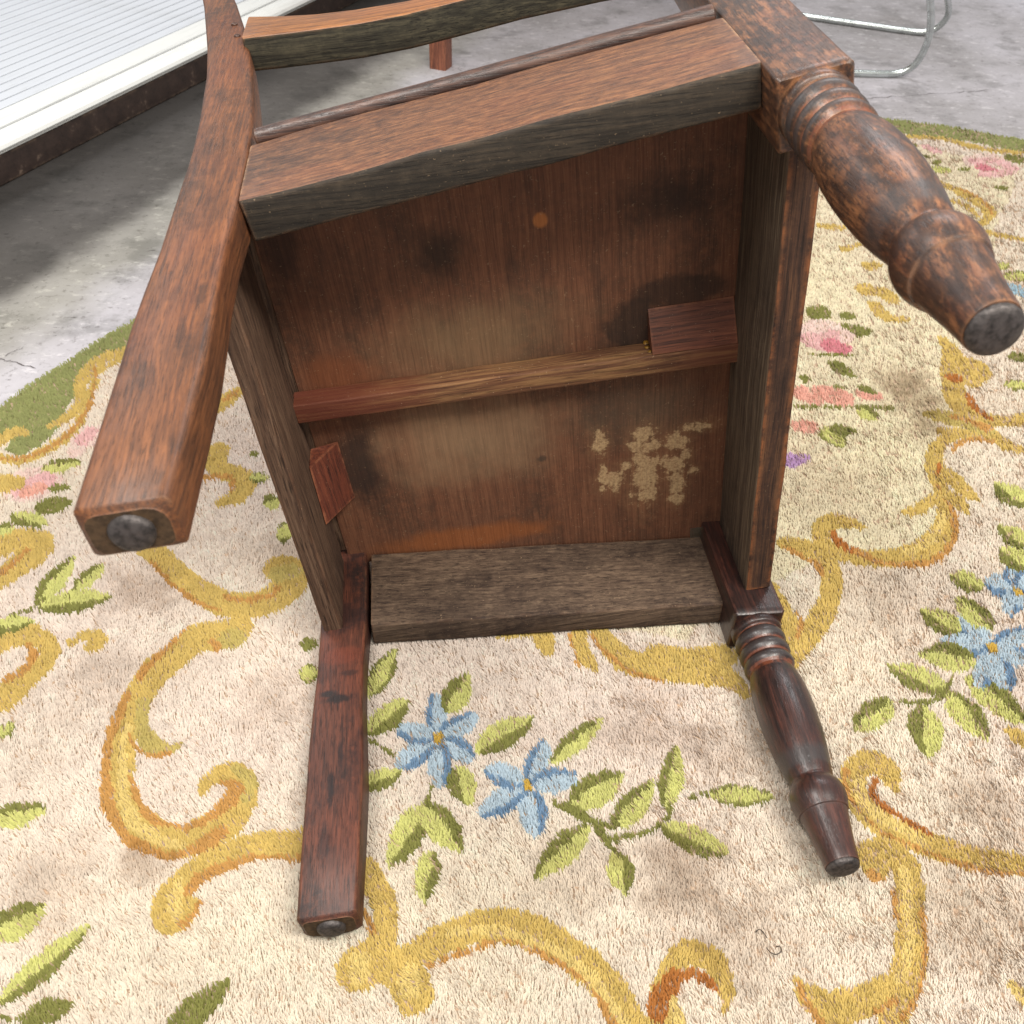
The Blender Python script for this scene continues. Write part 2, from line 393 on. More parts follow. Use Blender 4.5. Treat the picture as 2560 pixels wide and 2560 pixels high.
# ---------------------------------------------------------------- floor
def make_concrete():
    N = NT('worn_concrete')
    ob = N.tc.outputs['Object']
    n1 = N.noise(N.co((1, 1, 1)), 1.6, 6, 0.62)
    n2 = N.noise(N.co((1, 1, 1), (3, 2, 1)), 9, 6, 0.65)
    n3 = N.noise(N.co((1, 1, 1), (7, 2, 1)), 70, 4, 0.7)
    c = N.ramp(n1, [(0.32, srgb(150, 146, 146)), (0.5, srgb(180, 176, 180)), (0.66, srgb(204, 201, 208))])
    c = N.mix(N.math('MULTIPLY', N.step(n2, 0.50, 0.66), 0.6), c, srgb(128, 126, 126))
    c = N.mix(N.math('MULTIPLY', N.step(n3, 0.56, 0.68), 0.45), c, srgb(98, 92, 88))
    n4 = N.noise(N.co((1, 1.8, 1), (2, 5, 1), (0, 0, .4)), 26, 6, 0.75)
    c = N.mix(N.math('MULTIPLY', N.step(n4, 0.54, 0.66), 0.5), c, srgb(224, 220, 222))
    c = N.mix(N.math('MULTIPLY', N.step(n4, 0.42, 0.34), 0.4), c, srgb(112, 106, 104))
    # float marks running along the slab
    rot = N.co((34, 110, 34), (0, 0, 0), (0, 0, math.radians(-14)))
    fm = N.noise(rot, 1.0, 5, 0.7)
    pits = N.math('MULTIPLY', N.step(fm, 0.37, 0.31), N.step(n2, 0.40, 0.55))
    c = N.mix(N.math('MULTIPLY', pits, 0.85), c, srgb(74, 68, 64))
    # shadow bands beside the low platform, painted into the colour, darkest next to it
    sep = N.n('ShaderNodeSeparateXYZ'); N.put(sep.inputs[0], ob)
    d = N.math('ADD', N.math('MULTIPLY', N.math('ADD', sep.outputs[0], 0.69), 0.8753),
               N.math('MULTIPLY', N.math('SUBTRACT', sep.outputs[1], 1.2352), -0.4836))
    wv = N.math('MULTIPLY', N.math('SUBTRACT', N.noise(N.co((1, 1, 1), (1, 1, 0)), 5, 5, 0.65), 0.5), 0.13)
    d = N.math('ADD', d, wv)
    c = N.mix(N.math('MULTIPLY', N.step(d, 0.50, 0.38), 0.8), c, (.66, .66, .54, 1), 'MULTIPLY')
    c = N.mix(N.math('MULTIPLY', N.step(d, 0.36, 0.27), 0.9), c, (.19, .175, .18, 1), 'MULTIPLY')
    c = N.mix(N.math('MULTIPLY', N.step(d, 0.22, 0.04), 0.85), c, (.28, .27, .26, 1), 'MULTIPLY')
    N.put(N.b.inputs['Base Color'], c)
    N.b.inputs['Roughness'].default_value = 0.75
    N.b.inputs['Specular IOR Level'].default_value = 0.3
    h = N.math('SUBTRACT', N.math('ADD', N.math('MULTIPLY', n2, 0.5), N.math('MULTIPLY', n3, 0.35)), N.math('MULTIPLY', pits, 0.6))
    N.put(N.b.inputs['Normal'], N.bump(h, 0.45, 0.004))
    return N.m
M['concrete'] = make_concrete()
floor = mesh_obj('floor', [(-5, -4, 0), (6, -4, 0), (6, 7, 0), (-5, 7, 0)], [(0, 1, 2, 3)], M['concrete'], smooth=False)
tag(floor, kind='structure')

def ribbon(name, pts, mat, parent, z):
    v, f = [], []
    for i, (x, y, w) in enumerate(pts):
        a = pts[max(i-1, 0)]; b = pts[min(i+1, len(pts)-1)]
        dx, dy = b[0]-a[0], b[1]-a[1]; l = math.hypot(dx, dy); nx, ny = -dy/l*w/2, dx/l*w/2
        v += [(x+nx, y+ny, z), (x-nx, y-ny, z)]
        if i: f.append((2*i-2, 2*i-1, 2*i+1, 2*i))
    return mesh_obj(name, v, f, mat, parent, smooth=False)
M['crack'] = simple('crack_dirt', (112, 106, 106), 0.95, 0, 0.1)
def crackline(p0, p1, n, amp, w):
    out = []
    for i in range(n):
        t = i/(n-1)
        out.append((p0[0]+(p1[0]-p0[0])*t + random.uniform(-amp, amp), p0[1]+(p1[1]-p0[1])*t + random.uniform(-amp, amp), w*random.uniform(.3, 1.1)*(1 if 0 < i < n-1 else .2)))
    return out
ribbon('crack', crackline((-.575, .645), (-.474, .592), 22, .0028, .0021), M['crack'], floor, 0.0012)
ribbon('crack', crackline((-.530, .627), (-.506, .652), 9, .0022, .0014), M['crack'], floor, 0.0014)
ribbon('crack', crackline((1.20, 1.66), (1.62, 1.72), 30, .006, .0022), M['crack'], floor, 0.0013)

# ---------------------------------------------------------------- low ribbed platform (upper left)
def make_white(name, col, rough=0.35):
    N = NT(name)
    nz = N.noise(N.tc.outputs['Object'], 14, 5, 0.6)
    c = N.mix(N.math('MULTIPLY', N.step(nz, 0.5, 0.75), 0.12), srgb(*col), srgb(190, 190, 184))
    n2 = N.noise(N.co((.6, 6, 1), (2, 2, 2)), 9, 5, 0.65)
    c = N.mix(N.math('MULTIPLY', N.step(n2, 0.52, 0.72), 0.22), c, srgb(150, 152, 152))
    N.put(N.b.inputs['Base Color'], c)
    N.b.inputs['Roughness'].default_value = rough
    return N.m
M['white'] = make_white('white_slat_paint', (210, 214, 221))
M['cream'] = make_white('off_white_trim', (228, 229, 226))
M['groove'] = simple('blue_grey_gap', (44, 56, 74), 0.6, 0, 0.3, nscale=30, var=0.2)
def make_plinth():
    N = NT('dark_scuffed_board')
    n = N.noise(N.co((1, 1, 1)), 30, 6, 0.7)
    n2 = N.noise(N.co((8, 8, 3)), 4, 4, 0.6)
    c = N.ramp(n, [(0.35, srgb(42, 31, 27)), (0.6, srgb(60, 46, 40)), (0.72, srgb(122, 104, 90))])
    e = N.edge(0.012)
    c = N.mix(N.math('MULTIPLY', N.math('MULTIPLY', e, N.step(n2, 0.42, 0.58)), 0.7), c, srgb(140, 118, 98))
    N.put(N.b.inputs['Base Color'], c); N.b.inputs['Roughness'].default_value = 0.7
    N.put(N.b.inputs['Normal'], N.bump(n, 0.4, 0.003))
    return N.m
M['plinth'] = make_plinth()

plat = empty('low_platform', (-0.6899, 1.2352, 0))
plat.rotation_euler = (0, 0, math.atan2(0.8753, 0.4836))   # local x along the edge, local y away from the rug
tag(plat, 'low platform with white ribbed slat top and scuffed dark brown base', 'platform')
X0, X1 = -0.85, 2.1
def box(name, x0, x1, y0, y1, z0, z1, mat, parent, bev=0.003, nx=2):
    r = [rrect((x0 + (x1-x0)*i/(nx-1), (y0+y1)/2, (z0+z1)/2), (0, 1, 0), (0, 0, 1), (y1-y0)/2, (z1-z0)/2, bev) for i in range(nx)]
    n = len(r[0]); v = [p for q in r for p in q]
    f = [(i*n+q, (i+1)*n+q, (i+1)*n+(q+1) % n, i*n+(q+1) % n) for i in range(nx-1) for q in range(n)]
    f += [tuple(range(n)), tuple(range(nx*n-1, (nx-1)*n-1, -1))]
    f = [tuple(reversed(t)) for t in f]
    return mesh_obj(name, v, f, mat, parent, smooth=True)
box('base_board', X0, X1, 0.0, 1.05, 0.0, 0.058, M['plinth'], plat, 0.004, 2)
# extruded edge trim: lip, bull-nose, double groove and flat
prof = [(0.004, .0585), (-.004, .0590), (-.005, .0615), (-.0025, .0622), (-.0025, .0632), (-.007, .0640), (-.009, .068), (-.006, .0745), (.002, .0805), (.012, .0840), (.024, .0855),
        (.0255, .0835), (.0265, .0835), (.0275, .0856), (.0290, .0856), (.0295, .0815), (.0372, .0815), (.0377, .0856), (.042, .0856), (.0425, .0842), (.0435, .0842), (.044, .0856), (.1005, .0856), (.1005, .0585)]
pv = [(x, y, z) for x in (X0, X1) for y, z in prof]; k = len(prof)
mesh_obj('edge_trim', pv, [(q, (q+1) % k, k+(q+1) % k, k+q) for q in range(k)] + [tuple(range(k-1, -1, -1)), tuple(range(k, 2*k))], M['cream'], plat, angle=25)
box('groove_strip', X0+.001, X1-.001, .0297, .0370, .0805, .0826, M['groove'], plat, 0.0004)
box('slat_bed', X0, X1, 0.1035, 1.04, 0.0595, 0.0800, M['groove'], plat, 0.002)
sl = None
for i in range(27):
    y0 = 0.1035 + i*0.0342
    if sl is None:
        pr = [(0.0030, .0802), (0.0030, .0848), (.0038, .0856), (.0304, .0856), (.0312, .0848), (.0312, .0802)]
        sv = [(x, y, z) for x in (X0, X1) for y, z in pr]; kk = len(pr)
        sl = mesh_obj('slat', sv, [(q, (q+1) % kk, kk+(q+1) % kk, kk+q) for q in range(kk)] + [tuple(range(kk-1, -1, -1)), tuple(range(kk, 2*kk))], M['white'], plat, angle=25)
        o = sl
    else:
        o = sl.copy(); COL.objects.link(o); o.parent = plat
    o.location = (0, y0, 0)

# ---------------------------------------------------------------- tubular steel chair frame (upper right) and the foot of a table (behind)
M['tube'] = simple('galvanised_tube', (206, 212, 210), 0.26, 0.9, 0.5, nscale=40, var=0.35, bump=0.05)
def tube(name, pts, r, mat, parent, seg=12, sub=8):
    P = [Vector(p) for p in pts]
    path = []
    for i in range(len(P)-1):
        p0, p1, p2, p3 = P[max(i-1, 0)], P[i], P[i+1], P[min(i+2, len(P)-1)]
        for s in range(sub):
            t = s/sub
            path.append(0.5*((2*p1) + (p2-p0)*t + (2*p0-5*p1+4*p2-p3)*t*t + (3*p1-p0-3*p2+p3)*t**3))
    path.append(P[-1])
    v, f = [], []
    up = Vector((0.3, 0.2, 1)).normalized()
    for i, p in enumerate(path):
        d = (path[min(i+1, len(path)-1)] - path[max(i-1, 0)]).normalized()
        a = d.cross(up)
        a = a.normalized() if a.length > 1e-4 else Vector((1, 0, 0))
        b = a.cross(d).normalized()
        for q in range(seg):
            t = 2*math.pi*q/seg
            v.append(p + a*r*math.cos(t) + b*r*math.sin(t))
    for i in range(len(path)-1):
        for q in range(seg):
            f.append((i*seg+q, i*seg+(q+1) % seg, (i+1)*seg+(q+1) % seg, (i+1)*seg+q))
    f += [tuple(range(seg-1, -1, -1)), tuple(range((len(path)-1)*seg, len(path)*seg))]
    return mesh_obj(name, v, f, mat, parent, angle=60)
R_T = 0.009
frame = empty('folding_chair', (1.25, 2.0, 0))
tag(frame, 'folding chair with galvanised steel tube legs on the concrete behind the rug', 'chair')
def loc(pts): return [(x-1.25, y-2.0, z) for x, y, z in pts]
tube('leg_tube', loc([(0.92, 2.30, .52), (0.985, 2.0, .25), (1.03, 1.845, .06), (1.07, 1.838, R_T), (1.2, 1.828, R_T), (1.33, 1.8155, R_T), (1.378, 1.812, .0105), (1.404, 1.808, .019), (1.422, 1.800, .040), (1.427, 1.788, .080), (1.412, 1.760, .130), (1.373, 1.722, .200), (1.30, 1.66, .30), (1.18, 1.56, .45)]), R_T, M['tube'], frame, seg=14, sub=8)
tube('leg_tube', loc([(1.02, 2.0, .52), (1.09, 2.2, .22), (1.13, 2.36, .05), (1.17, 2.372, R_T), (1.2995, 2.3006, R_T), (1.45, 2.2195, R_T), (1.56, 2.163, R_T), (1.605, 2.145, .0125), (1.634, 2.136, .028), (1.642, 2.118, .060), (1.615, 2.082, .10), (1.50, 1.93, .20), (1.33, 1.74, .36), (1.24, 1.66, .45)]), R_T, M['tube'], frame, seg=14, sub=8)

M['table_wood'] = wood('table_oak', (160, 100, 72), (128, 76, 56), (86, 50, 40), 2, patina=0.3, seed=21, wear_amt=0.3).m
tbl = empty('wooden_table', (0.207, 1.905, 0))
tag(tbl, 'wooden table showing one square brown leg on the concrete behind the tipped chair', 'table')
tbl.rotation_euler = (0, 0, math.radians(-28))
SS = S; S = 1.0
for (x, y) in ((0, 0), (0.62, 0.52), (-0.20, 0.80), (0.42, 1.15)):
    beam('leg', (x, y, 0.0), (x, y, 0.70), (1, 0, 0), (0, 1, 0), .0225, .0225, .004, [M['table_wood']], tbl, n=4, jitter=0.0002)
beam('table_top', (.21, .55, .70), (.21, .55, .725), (math.cos(.6), math.sin(.6), 0), (-math.sin(.6), math.cos(.6), 0), .5, .6, .01, [M['table_wood']], tbl, n=3, jitter=0.0)
S = SS

# ---------------------------------------------------------------- the tipped armchair
# chair axes: x back to front, y seat-up, z across; it lies on its -z side
TH = math.radians(7.2324)
chair = empty('armchair', (0, 0, 0))
chair.matrix_world = Matrix(((math.cos(TH), 0, -math.sin(TH), 0), (0, 1, 0, 0), (math.sin(TH), 0, math.cos(TH), 0.30694*S + Z0), (0, 0, 0, 1)))
tag(chair, 'old oak armchair tipped on its side on the rug showing its underside', 'armchair')
WR, WF, D = 0.3094, 0.3678, 0.4603
def half_w(x): return WR + (WF-WR)*x/D
ct, st = math.cos(TH), math.sin(TH)

# rear legs running on into the back stiles (y, back x, front x, outer z)
RL = [(-.379, -.0697, -.0092, .3006), (-.30, -.0690, -.0062, .3024), (-.23, -.0680, -.0036, .3041), (-.18, -.0678, -.0042, .3053), (-.13, -.0663, -.0056, .3064), (-.065, -.0629, -.0056, .3079),
      (0, -.0618, -.0020, .3094), (.05, -.0618, -.0020, .3094), (.10, -.0612, -.0024, .3094), (.15, -.0625, -.0040, .3094), (.21, -.0650, -.0072, .3094), (.27, -.0690, -.0120, .3094),
      (.346, -.0739, -.0208, .3094), (.40, -.0798, -.0275, .3094), (.448, -.0854, -.0345, .3094), (.54, -.0990, -.0497, .3080), (.65, -.1157, -.0705, .3060), (.78, -.139, -.098, .300), (.90, -.163, -.128, .292), (.96, -.177, -.147, .287)]
TR = 0.0412
def rear_leg(sg, mat, seed):
    rings = []
    for y, xb, xf, zo in RL:
        th = TR if y < .3 else TR - .006*(y-.3)
        rings.append(rrect(((xb+xf)/2, y, sg*(zo - th/2)), (1, 0, 0), (0, 0, sg), (xf-xb)/2, th/2, (.0085, .006, .004, .004)))
    y, xb, xf, zo = RL[0]          # foot worn round at its edges
    for dy, k in ((-.0022, .0012), (-.0034, .0038)):
        rings.insert(0, rrect(((xb+xf)/2, y + dy, sg*(zo - TR/2)), (1, 0, 0), (0, 0, sg), (xf-xb)/2 - k, TR/2 - k, (.0125, .010, .007, .007)))
    leg = loft('rear_leg', rings, [mat, M['end_grain']], chair, cap_mat=1, seed=seed, jitter=0.0006, cap_in=0.0012)
    # metal glide under the foot
    y, xb, xf, zo = RL[0]
    cx, cz = (xb+xf)/2 + .001, sg*(zo - TR/2) - .001
    v, f = [], []
    prof = [(.0148, -.0015), (.0146, -.0048), (.0132, -.0070), (.0100, -.0082), (.0050, -.0088)]
    for r, dy in prof:
        for q in range(20):
            t = 2*math.pi*q/20
            v.append(Vector((cx + r*math.cos(t)*(1+.03*math.sin(3*t)), y - .0015 + dy, cz + r*math.sin(t)))*S)
    for i in range(len(prof)-1):
        for q in range(20): f.append((i*20+q, i*20+(q+1) % 20, (i+1)*20+(q+1) % 20, (i+1)*20+q))
    f.append(tuple(range((len(prof)-1)*20, len(prof)*20)))
    mesh_obj('glide', v, f, M['glide'], leg, angle=80)
    return leg
leg_u = rear_leg(1, M['leg_hi'], 3)
leg_l = rear_leg(-1, M['leg_lo'], 9)
leg_l['label'] = 'rear leg lying on the rug, dark red-brown'
def peg(x, y, z, r, parent, ax=2, sg=1):
    v, f = [], []
    for rr, h in ((r, -.002), (r, .0010), (r*.8, .0022), (r*.35, .0027)):
        for q in range(12):
            t = 2*math.pi*q/12
            v.append(Vector((x + rr*math.cos(t), y + rr*math.sin(t), z + sg*h))*S)
    for i in range(3):
        for q in range(12): f.append((i*12+q, i*12+(q+1) % 12, (i+1)*12+(q+1) % 12, (i+1)*12+q))
    f.append(tuple(range(36, 48)))
    mesh_obj('peg', v, f, M['peg'], parent, angle=80)
for yy, xx in ((.489+.035, -.0585), (.4392+.035, -.0500)):
    for sg, lg in ((1, leg_u), (-1, leg_l)): peg(xx, yy, sg*.3085, .0042, lg, sg=sg)

# front legs: square block running up into the arm post, turned below
BL = 0.0658
LP = [(-.0395, .0315), (-.0415, .0326), (-.0500, .0324), (-.0516, .0312), (-.0528, .0288), (-.0550, .0280), (-.0575, .0298), (-.0615, .0321), (-.0655, .0328), (-.0695, .0321), (-.0735, .0296), (-.0755, .0282),
      (-.0778, .0298), (-.0815, .0319), (-.0852, .0325), (-.0890, .0318), (-.0925, .0294), (-.0945, .0281), (-.0968, .0296), (-.1005, .0314), (-.1042, .0318), (-.1080, .0308), (-.1112, .0284), (-.1130, .0272),
      (-.1150, .0276), (-.1220, .0298), (-.1330, .0320), (-.1460, .0336), (-.1620, .0344), (-.1780, .0345), (-.1950, .0341), (-.2120, .0331), (-.2280, .0316), (-.2430, .0295), (-.2560, .0272), (-.2650, .0254), (-.2690, .0242),
      (-.2712, .0236), (-.2735, .0244), (-.2770, .0272), (-.2820, .0298), (-.2880, .0312), (-.2940, .0316), (-.3000, .0310), (-.3060, .0296), (-.3100, .0284), (-.3118, .0280), (-.3128, .0264), (-.3170, .0257), (-.3260, .0244),
      (-.3380, .0226), (-.3500, .0209), (-.3620, .0196), (-.3700, .0190), (-.3725, .0184)]
WORN = []                                  # +1 rubbed bare in the quirks, -1 grimy polish on the rolls
for _y, _r in LP:
    if _y > -.053: WORN.append(0.0)
    elif _y > -.116: WORN.append(max(-1.0, min(1.0, (.0303 - _r)/.0018)))
    elif _y < -.235 and _y > -.262: WORN.append(-.6)
    elif _y < -.310 and _y > -.314: WORN.append(-.5)
    else: WORN.append(0.0)
def front_leg(sg, mat, seed):
    bc = Vector((D + BL/2*ct + BL/2*st, 0, sg*(WF + BL/2*st - BL/2*ct)))
    u = Vector((ct, 0, sg*st)); v_ = Vector((-st, 0, sg*ct))
    ys = [-.0388, -.030, -.015, 0, .03, .07, .11, .15, .19, .25, .32, .40, .425]
    rings = [rrect(bc + Vector((0, y, 0)), u, v_, BL/2 - max(0, y-.2)*.03, BL/2 - max(0, y-.2)*.03, (.006, .003, .003, .003)) for y in ys]
    leg = loft('front_leg', rings, [mat], chair, seed=seed, jitter=0.0006, cap_in=0.003)
    me = leg.data
    n = 40
    foot = Vector((.49395, -.37396, sg*.3333)); top = bc + Vector((0, -.0388, 0))
    verts, faces = [], []
    rr = random.Random(seed)
    for i, (y, r) in enumerate(LP):
        t = (y + .0388)/(-.37396 + .0388)
        c = top.lerp(foot, t)
        for q in range(n):
            a = 2*math.pi*q/n
            rj = r*(1 + .008*math.sin(a*2 + seed) + .006*math.sin(3*a + y*40))
            verts.append(Vector((c.x + rj*math.cos(a), y, c.z + rj*math.sin(a)))*S)
    for i in range(len(LP)-1):
        for q in range(n): faces.append((i*n+q, i*n+(q+1) % n, (i+1)*n+(q+1) % n, (i+1)*n+q))
    faces.append(tuple(range((len(LP)-1)*n, len(LP)*n)))
    nb = len(me.vertices)
    allv = [v.co.copy() for v in me.vertices] + verts
    allf = [tuple(p.vertices) for p in me.polygons] + [tuple(k + nb for k in f) for f in faces]
    old = leg.data
    bpy.data.objects.remove(leg)
    bpy.data.meshes.remove(old)
    leg = mesh_obj('front_leg', allv, allf, [mat], chair, angle=40)
    at = leg.data.attributes.new('worn', 'FLOAT', 'POINT')
    at.data.foreach_set('value', [0.0]*nb + [w for w in WORN for _ in range(n)])
    # pad under the foot
    gv, gf = [], []
    prof = [(.0176, -.3722), (.0178, -.3750), (.0165, -.3772), (.0120, -.3786), (.0050, -.3792)]
    for r, y in prof:
        for q in range(24):
            a = 2*math.pi*q/24
            gv.append(Vector((foot.x + r*math.cos(a), y, foot.z + r*math.sin(a)))*S)
    for i in range(len(prof)-1):
        for q in range(24): gf.append((i*24+q, i*24+(q+1) % 24, (i+1)*24+(q+1) % 24, (i+1)*24+q))
    gf.append(tuple(range((len(prof)-1)*24, len(prof)*24)))
    mesh_obj('glide', gv, gf, M['glide'], leg, angle=80)
    return leg
fl_u = front_leg(1, M['turned_hi'], 5)
fl_l = front_leg(-1, M['turned_lo'], 6)
fl_l['label'] = 'front leg lying on the rug, turned, nearly black-brown'

# seat rails (side +1 is the one in the air)
H = 0.1305
def side_rail(sg, mats, sm, thick, x0, seed):
    u = Vector((-st, 0, sg*ct)); a = thick/2
    p = [Vector((x, H/2, sg*half_w(x))) - u*(a + .0008) for x in (x0, D - .0005)]
    return beam('side_rail', p[0], p[1], u, (0, 1, 0), a, H/2, (.004, .003, .003, .005), mats, chair, n=26, side_mat=sm, seed=seed, jitter=0.0010)
# sides in loft order: v+ (seat side), u- (inner), v- (bottom edge), u+ (outer)
side_rail(1, [M['rail_out'], M['rail_raw']], (1, 1, 1, 0), .0395, -.0015, 11)
side_rail(-1, [M['rail_out'], M['rail_low']], (1, 1, 1, 0), .0385, .0015, 12)
XF = .4926
zi = lambda x: half_w(x) - BL + .004
beam('front_rail', (XF + .017, H/2, -(WF - BL*.93)), (XF + .017, H/2, WF - BL*.93), (1, 0, 0), (0, 1, 0), .0169, H/2, .0025, [M['front_raw'], M['front_edge']], chair, n=28, side_mat=(0, 0, 1, 0), seed=13, jitter=0.0006)
beam('back_rail', (-.0445, .0605, -(WR - TR + .0015)), (-.0445, .0605, WR - TR + .0015), (1, 0, 0), (0, 1, 0), .0115, .0605, .0025, [M['back_raw']], chair, n=28, seed=14, jitter=0.0008)

# seat board with bead mouldings along its edges
SY = .1331
pv = [(-.028, .285), (.452, .345), (.452, .313), (.532, .313), (.532, -.313), (.452, -.313), (.452, -.345), (-.028, -.285)]
nv = len(pv)
sv = [Vector((x, y, z))*S for y in (SY, SY + .018) for x, z in pv]
mesh_obj('seat_board', sv, [tuple(range(nv)), tuple(range(2*nv-1, nv-1, -1))] + [(q, nv+q, nv+(q+1) % nv, (q+1) % nv) for q in range(nv)], [M['panel']], chair, smooth=False)
def bead(p0, p1, r, seed):
    d = (Vector(p1)-Vector(p0)).normalized()
    u = d.cross(Vector((0, 1, 0))).normalized()
    return beam('bead_moulding', p0, p1, u, (0, 1, 0), r, r*.98, r*.9, [M['bead']], chair, n=24, seed=seed, jitter=0.0003)
for sg in (1, -1):
    bead((.003, SY + .0112, sg*(half_w(.003) - .0030)), (.456, SY + .0112, sg*(half_w(.456) - .0030)), .0098, 15+sg)
bead((.530, SY + .0105, -.283), (.530, SY + .0105, .283), .0098, 19)
beam('seat_edge', (-.043, SY + .012, -.26), (-.043, SY + .012, .26), (1, 0, 0), (0, 1, 0), .016, .010, .003, [M['back_raw']], chair, n=8, seed=18)

# cross batten and glue blocks
beam('batten', (-.0325, .1185, -.0025), (XF + .0005, .1185, -.0025), (0, 0, 1), (0, 1, 0), .0132, .0147, .0018, [M['batten']], chair, n=30, seed=21, jitter=0.0006)
def wedge(name, tri0, tri1, mat, parent, bev=0.0012):
    """triangular prism between two end triangles, a little rounded on the long edges"""
    A = [Vector(p) for p in tri0]; B = [Vector(p) for p in tri1]
    rings = []
    for T in (A, A, B, B):
        pass
    def rt(T):
        out = []
        for i in range(3):
            p, a, b = T[i], T[i-1], T[(i+1) % 3]
            out += [p + (a-p).normalized()*bev, p + ((a-p).normalized() + (b-p).normalized())*bev*.3, p + (b-p).normalized()*bev]
        return out
    r0, r1 = rt(A), rt(B)
    v = [p*S for p in r0 + r1]; n = 9
    f = [(q, (q+1) % n, n+(q+1) % n, n+q) for q in range(n)] + [tuple(range(n-1, -1, -1)), tuple(range(n, 2*n))]
    c = sum(v, Vector())/len(v)
    nr = (v[f[0][1]]-v[f[0][0]]).cross(v[f[0][2]]-v[f[0][0]])
    if nr.dot(v[f[0][0]]-c) < 0: f = [tuple(reversed(t)) for t in f]
    return mesh_obj(name, v, f, [mat], parent, angle=30)
wedge('glue_block', [(.391, SY-.0006, .0112), (.391, .1040, .0112), (.391, SY-.0006, .0578)], [(XF-.0008, SY-.0006, .0112), (XF-.0008, .1040, .0112), (XF-.0008, SY-.0006, .0590)], M['glue_block'], chair)
wedge('glue_block', [(-.0322, .1215, -.069), (-.0322, .0850, -.069), (.0013, .1315, -.0705)], [(-.0322, .1215, -.161), (-.0322, .0790, -.159), (.0035, .1315, -.1645)], M['tri_block'], chair)

# arms
AX = [(-.036, .420, .4990, .2985), (.0, .4195, .488, .2975), (.05, .4185, .476, .297), (.10, .416, .471, .2975), (.16, .4185, .468, .300), (.22, .427, .468, .304), (.30, .438, .470, .3105), (.40, .449, .474, .318), (.46, .452, .476, .322), (.505, .450, .474, .324)]
for sg in (1, -1):
    rings = []
    for x, y0, y1, zc in AX:
        y0 += .012; y1 += .020
        w = .0205 + max(0, x-.3)*.03
        rings.append(rrect((x, (y0+y1)/2, sg*zc), (0, 1, 0), (0, 0, sg), (y1-y0)/2, w, (.008, .003, .004, .008)))
    loft('arm', rings, [M['arm'], M['arm_raw']], chair, side_mat=(0, 1, 0, 0), seed=25+sg, jitter=0.0005)
# back: crest rail, lower rail and slats between the stiles
def back_x(y):
    for a, b in zip(RL, RL[1:]):
        if a[0] <= y <= b[0]:
            t = (y-a[0])/(b[0]-a[0]); return (a[1]*(1-t)+b[1]*t + a[2]*(1-t)+b[2]*t)/2
    return -.16
for y0, y1 in ((.87, .955), (.36, .41)):
    ym = (y0+y1)/2
    beam('back_crest', (back_x(ym), ym, -.262), (back_x(ym), ym, .262), (1, 0, 0), (0, 1, 0), .010, (y1-y0)/2, .005, [M['leg_hi']], chair, n=12, seed=30)
for z in (-.13, 0, .13):
    beam('back_slat', (back_x(.405), .405, z), (back_x(.875), .875, z), (1, 0, 0), (0, 0, 1), .006, .028, .003, [M['leg_hi']], chair, n=10, seed=33)

# dried glue squeezed out beside the block
M['glue'] = simple('dried_glue', (168, 122, 44), 0.4, 0, 0.5, nscale=300, var=0.6, bump=0.6)
gr = random.Random(4)
for gx, gy, gz, ra in ((.3885, .1315, .0125, .0045), (.3880, .122, .0118, .0034), (.3895, .113, .0116, .0026)):
    v, f = [], []
    for i in range(4):
        for q in range(9):
            t = 2*math.pi*q/9; r = ra*math.cos(i/3*1.45)*gr.uniform(.75, 1.2)
            v.append(Vector((gx + r*math.cos(t), gy + r*.9*math.sin(t), gz - .0006 + ra*.45*math.sin(i/3*1.5)))*S)
    for i in range(3):
        for q in range(9): f.append((i*9+q, i*9+(q+1) % 9, (i+1)*9+(q+1) % 9, (i+1)*9+q))
    f.append(tuple(range(27, 36)))
    mesh_obj('glue_drip', v, f, M['glue'], chair, angle=60)

# ---------------------------------------------------------------- the rug
# outline of the oval (metres on the floor)
OUT = [(-.4918, .481), (-.42, .597), (-.3474, .7018), (-.12, 1.0), (.25, 1.30), (.70, 1.475), (1.0, 1.525), (1.264, 1.496), (1.5045, 1.3737), (1.72, 1.17), (1.86, .90), (1.93, .55), (1.92, .15), (1.83, -.25), (1.62, -.62),
       (1.30, -.92), (.90, -1.10), (.45, -1.15), (0.02, -1.05), (-.34, -.82), (-.58, -.50), (-.68, -.15), (-.64, .18)]
def closed_spline(P, sub=5):
    out = []; n = len(P)
    for i in range(n):
        p0, p1, p2, p3 = [np.array(P[(i+k-1) % n]) for k in range(4)]
        for s in range(sub):
            t = s/sub
            out.append(0.5*((2*p1) + (p2-p0)*t + (2*p0-5*p1+4*p2-p3)*t*t + (3*p1-p0-3*p2+p3)*t**3))
    return np.array(out)
RUG = closed_spline(OUT)

def in_poly(x, y, P):
    ins = np.zeros(x.shape, bool)
    x1, y1 = P[-1]
    for x2, y2 in P:
        c = (y1 > y) != (y2 > y)
        if y1 != y2: ins ^= c & (x < (x2-x1)*(y-y1)/(y2-y1) + x1)
        x1, y1 = x2, y2
    return ins

def vnoise(x, y, cell, seed):
    """smooth value noise, -1..1"""
    T = np.random.default_rng(seed).uniform(-1, 1, (257, 257)).astype(np.float32)
    u, v = x/cell + 1000.5, y/cell + 1000.5
    i, j = np.floor(u).astype(int), np.floor(v).astype(int)
    fu, fv = u-i, v-j; fu = fu*fu*(3-2*fu); fv = fv*fv*(3-2*fv)
    i %= 256; j %= 256
    return (T[i, j]*(1-fu) + T[i+1, j]*fu)*(1-fv) + (T[i, j+1]*(1-fu) + T[i+1, j+1]*fu)*fv

